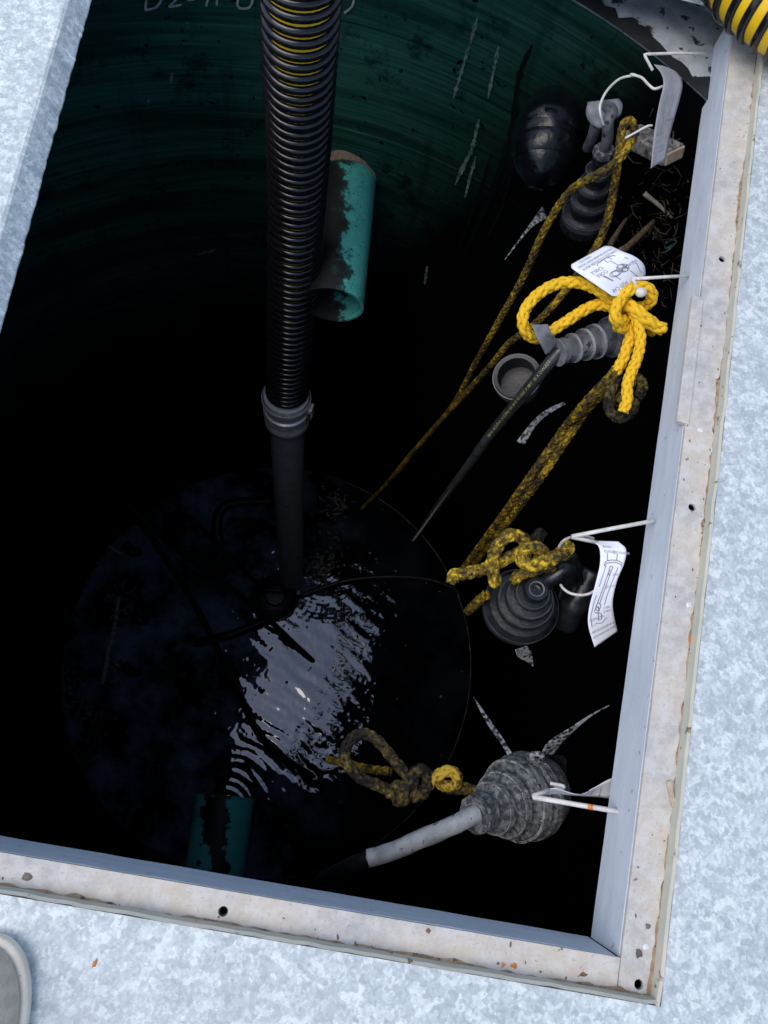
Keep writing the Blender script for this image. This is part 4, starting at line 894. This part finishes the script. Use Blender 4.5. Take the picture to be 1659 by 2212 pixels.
# guide bracket with rings at the left
for k, (pts, rings, lab) in enumerate((([(210, 1165), (245, 1190), (265, 1200)], [(262, 1170)], 'small brown strip and ring floating on the upper left water'), ([(252, 1290), (245, 1345), (232, 1400)], [(277, 1318)], 'brown upright strip with pale ring at mid left water'), ([(230, 1395), (225, 1440), (215, 1480)], [(260, 1430)], 'lower brown strip with pale ring on the left water'))):
    t = thing('guide_bracket', lab, 'bracket', V(*pts[0], WZ), 'guide brackets on the left of the water')
    P = [V(x, y, WZ + .03) for x, y in pts]; fn, nm = sheet_fn(P, [p + Vector((.022, .008, 0)) for p in P]); sheet('strip', fn, nm, M_TWIGL, t, nu=4, nv=12, th=.006)
    for rx, ry in rings:
        cc = V(rx, ry, WZ + .05); mk('ring', *tube_geo([cc + Vector((.026 * math.cos(q), .026 * math.sin(q), .004 * math.sin(q))) for q in [2 * math.pi * i / 20 for i in range(21)]], .0045, 6, caps=False), M_TWIGL, t)
        tube('arm', [cc + Vector((.02, -.01, -.02)), cc + Vector((.07, -.06, -.02)), cc + Vector((.11, -.05, -.06))], .03, M_CAST, t, seg=12, rough=.2)
M_WET = mottled('wet_metal', (.10, .10, .10), (.32, .30, .27), 60, .25, .3, bump=.5)
mb = MB()
for cx_, cy_, sx_, sy_, n_ in ((225, 1190, 26, 16, 26), (170, 1235, 14, 8, 14), (245, 1330, 10, 34, 22), (150, 1490, 24, 20, 30), (190, 1545, 16, 20, 26), (250, 1440, 10, 24, 16), (720, 1085, 14, 14, 26), (690, 1225, 18, 14, 34), (560, 1265, 18, 14, 18), (270, 1280, 20, 12, 12)):
    for _ in range(n_):
        p = V(random.gauss(cx_, sx_), random.gauss(cy_, sy_), WZ + random.uniform(.002, .03)); r = random.uniform(.003, .011); L_ = random.uniform(.005, .035); an = random.uniform(0, 3.1)
        d = Vector((math.cos(an), math.sin(an), random.uniform(-.3, .3))) * L_
        v, f = tube_geo([p - d, p - d * .2 + Vector((0, 0, r * .4)), p + d], lambda t, r=r: r * (.45 + .55 * math.sin(math.pi * t)), 6, rough=.5); mb.add(v, f)
o = mb.build('wet_clutter', M_WET, None, loc=V(220, 1350, WZ), label='wet glinting scraps and bolts clustered on the dark water', cat='debris'); o['kind'] = 'stuff'
for k, (pts, r, lab) in enumerate((([(1392, 418), (1425, 445), (1452, 470)], .006, 'pale straight twig by the right wall beside the topmost label'), ([(1318, 528), (1335, 500), (1352, 474)], .007, 'short brown twig behind the printed white label top'), ([(1335, 548), (1370, 520), (1412, 478)], .010, 'thick dark twig slanting behind the printed white label'))):
    P = [V(x, y, -.34 - .02 * i) for i, (x, y) in enumerate(pts)]
    tube('twig', P, lambda t, r=r: r * (1 - .4 * t), M_TWIG if k else M_TWIGL, None, seg=8, rough=.3, loc=P[0], label=lab, cat='twig', group='twigs caught by the right wall')
fn, nm = sheet_fn([V(1152, 925, -.5), V(1128, 960, -.5)], [V(1165, 905, -.5), V(1134, 958, -.5)])
fn, nm = sheet_fn([V(1215, 868, -.42), V(1180, 885, -.44), V(1150, 910, -.47), V(1115, 955, -.5)], [V(1222, 873, -.42), V(1188, 893, -.44), V(1160, 917, -.47), V(1134, 960, -.5)])
sheet('plastic_strip', fn, nm, M_STRIP, None, loc=V(1150, 920, -.47), label='grey speckled plastic strip curving under the black cable', cat='plastic strip', th=.001)
fn, nm = sheet_fn([V(1172, 445, -.45), V(1140, 490, -.45), V(1090, 560, -.46)], [V(1182, 470, -.45), V(1146, 494, -.45), V(1091, 561, -.46)])
sheet('plastic_strip', fn, nm, M_STRIP, None, loc=V(1140, 490, -.45), label='grey pointed plastic strip below the taped ball', cat='plastic strip', th=.001)
# root mat and sludge on the right wall
mb = MB()
for i in range(160):
    x, y = random.gauss(1420, 45), random.gauss(490, 90)
    p = onwall(x, y, TR - .012); d = Vector((random.uniform(-1, 1), random.uniform(-1, 1), random.uniform(-1, 1))).normalized() * random.uniform(.01, .05)
    v, f = tube_geo([p, p + d * .5 + Vector((0, 0, random.uniform(-.01, .01))), p + d], random.uniform(.0008, .0025), 4); mb.add(v, f)
o = mb.build('root_mat', mottled('slimy_roots', (.010, .008, .006), (.045, .032, .02), 30, .6), tk); o['kind'] = 'stuff'
# floating scraps
mb = MB()
for i in range(420):
    q = random.random()
    if q < .3: x, y = random.gauss(690, 25), random.gauss(1225, 30)
    elif q < .55: x, y = random.gauss(200, 55), random.gauss(1450, 90)
    elif q < .7: x, y = random.gauss(720, 25), random.gauss(1090, 30)
    else: x, y = random.uniform(120, 1000), random.uniform(1080, 1850)
    p = V(x, y, WZ + .002)
    if (Vector((p.x, p.y, 0)) - TC).length > TR - .05: continue
    r = random.uniform(.003, .012) * (1 if random.random() < .9 else 2); st = random.uniform(.3, 1); an = random.uniform(0, 3); n = 6; v = [p + Vector((0, 0, r * .5))]
    for k in range(n):
        a = 2 * math.pi * k / n; X_, Y_ = r * math.cos(a) * random.uniform(.7, 1.3), r * st * math.sin(a) * random.uniform(.7, 1.3)
        v.append(p + Vector((X_ * math.cos(an) - Y_ * math.sin(an), X_ * math.sin(an) + Y_ * math.cos(an), 0)))
    mb.add(v, [(0, 1 + k, 1 + (k + 1) % n) for k in range(n)])
o = mb.build('floating_scum', mottled('floating_scraps', (.02, .02, .02), (.14, .13, .115), 9, .6), None, loc=V(600, 1400, WZ), label='scattered small scraps of scum floating on the dark water', cat='scum'); o['kind'] = 'stuff'
# splash bubbles by the pipe foot
# ------------------------------------------------------------------ shoe
sh = thing('shoe', 'toe of a grey suede sneaker with beige rubber sole on the deck corner', 'shoe', V(-40, 2200, 0))
tip = V(0, 2012, 0); fwd = Vector((.10, 1, 0)).normalized(); sid = Vector((fwd.y, -fwd.x, 0)); LEN = .29
def halfw(s, k=1.0):     # s = distance behind the toe tip
    s = max(s, 0); q = min(s / .10, 1); return k * (.053 * math.sqrt(max(0, 1 - (1 - q)**2.3)) - (.012 * max(0, min(1, (s - .11) / .1)))) if s < LEN - .05 else k * .041 * math.sqrt(max(0, 1 - ((s - LEN + .05) / .05)**2))
def outline(inset, n=44):
    R_, L_ = [], []
    for i in range(n + 1):
        s = LEN * (1 - math.cos(math.pi * i / n)) / 2; hw = max(.0005, halfw(s) - inset)
        s2 = inset + s * (LEN - 2 * inset) / LEN
        R_.append(tip - fwd * s2 + sid * hw * 1.08); L_.append(tip - fwd * s2 - sid * hw * .95)
    return R_ + L_[::-1][1:-1]
def loft(rings, name, mat, cap=True):
    v = []; f = []; m = len(rings[0][0])
    for ring_, z in rings:
        for p in ring_: v.append(Vector((p.x, p.y, z(p) if callable(z) else z)))
    for i in range(len(rings) - 1):
        for k in range(m): f.append((i * m + k, i * m + (k + 1) % m, (i + 1) * m + (k + 1) % m, (i + 1) * m + k))
    if cap: f.append(tuple((len(rings) - 1) * m + k for k in range(m)))
    return mk(name, v, f, mat, sh)
loft([(outline(.004), .001), (outline(.0), .006), (outline(.0), .016), (outline(.0015), .019), (outline(.006), .0195), (outline(.008), .018)], 'sole', M_SOLE)
def uz(base, peak):
    def z(p):
        s = (tip - p).dot(fwd); return base + peak * min(1, max(0, s / .14))**.8
    return z
loft([(outline(.007), .017), (outline(.0075), uz(.027, .006)), (outline(.014), uz(.040, .016)), (outline(.022), uz(.047, .03)), (outline(.032), uz(.050, .045))], 'upper', M_SUEDE)
# mesh vamp panel proud of the suede
def vz(p): return uz(.0515, .047)(p)
rg = [p for p in outline(.030)]
rg = [p if (tip - p).dot(fwd) > .075 else p - fwd * (.075 - (tip - p).dot(fwd)) for p in rg]
loft([(rg, uz(.040, .04)), (rg, uz(.050, .0455)), ([p.lerp(tip - fwd * .15, .12) for p in rg], uz(.0535, .049))], 'mesh_panel', M_MESHCLOTH)
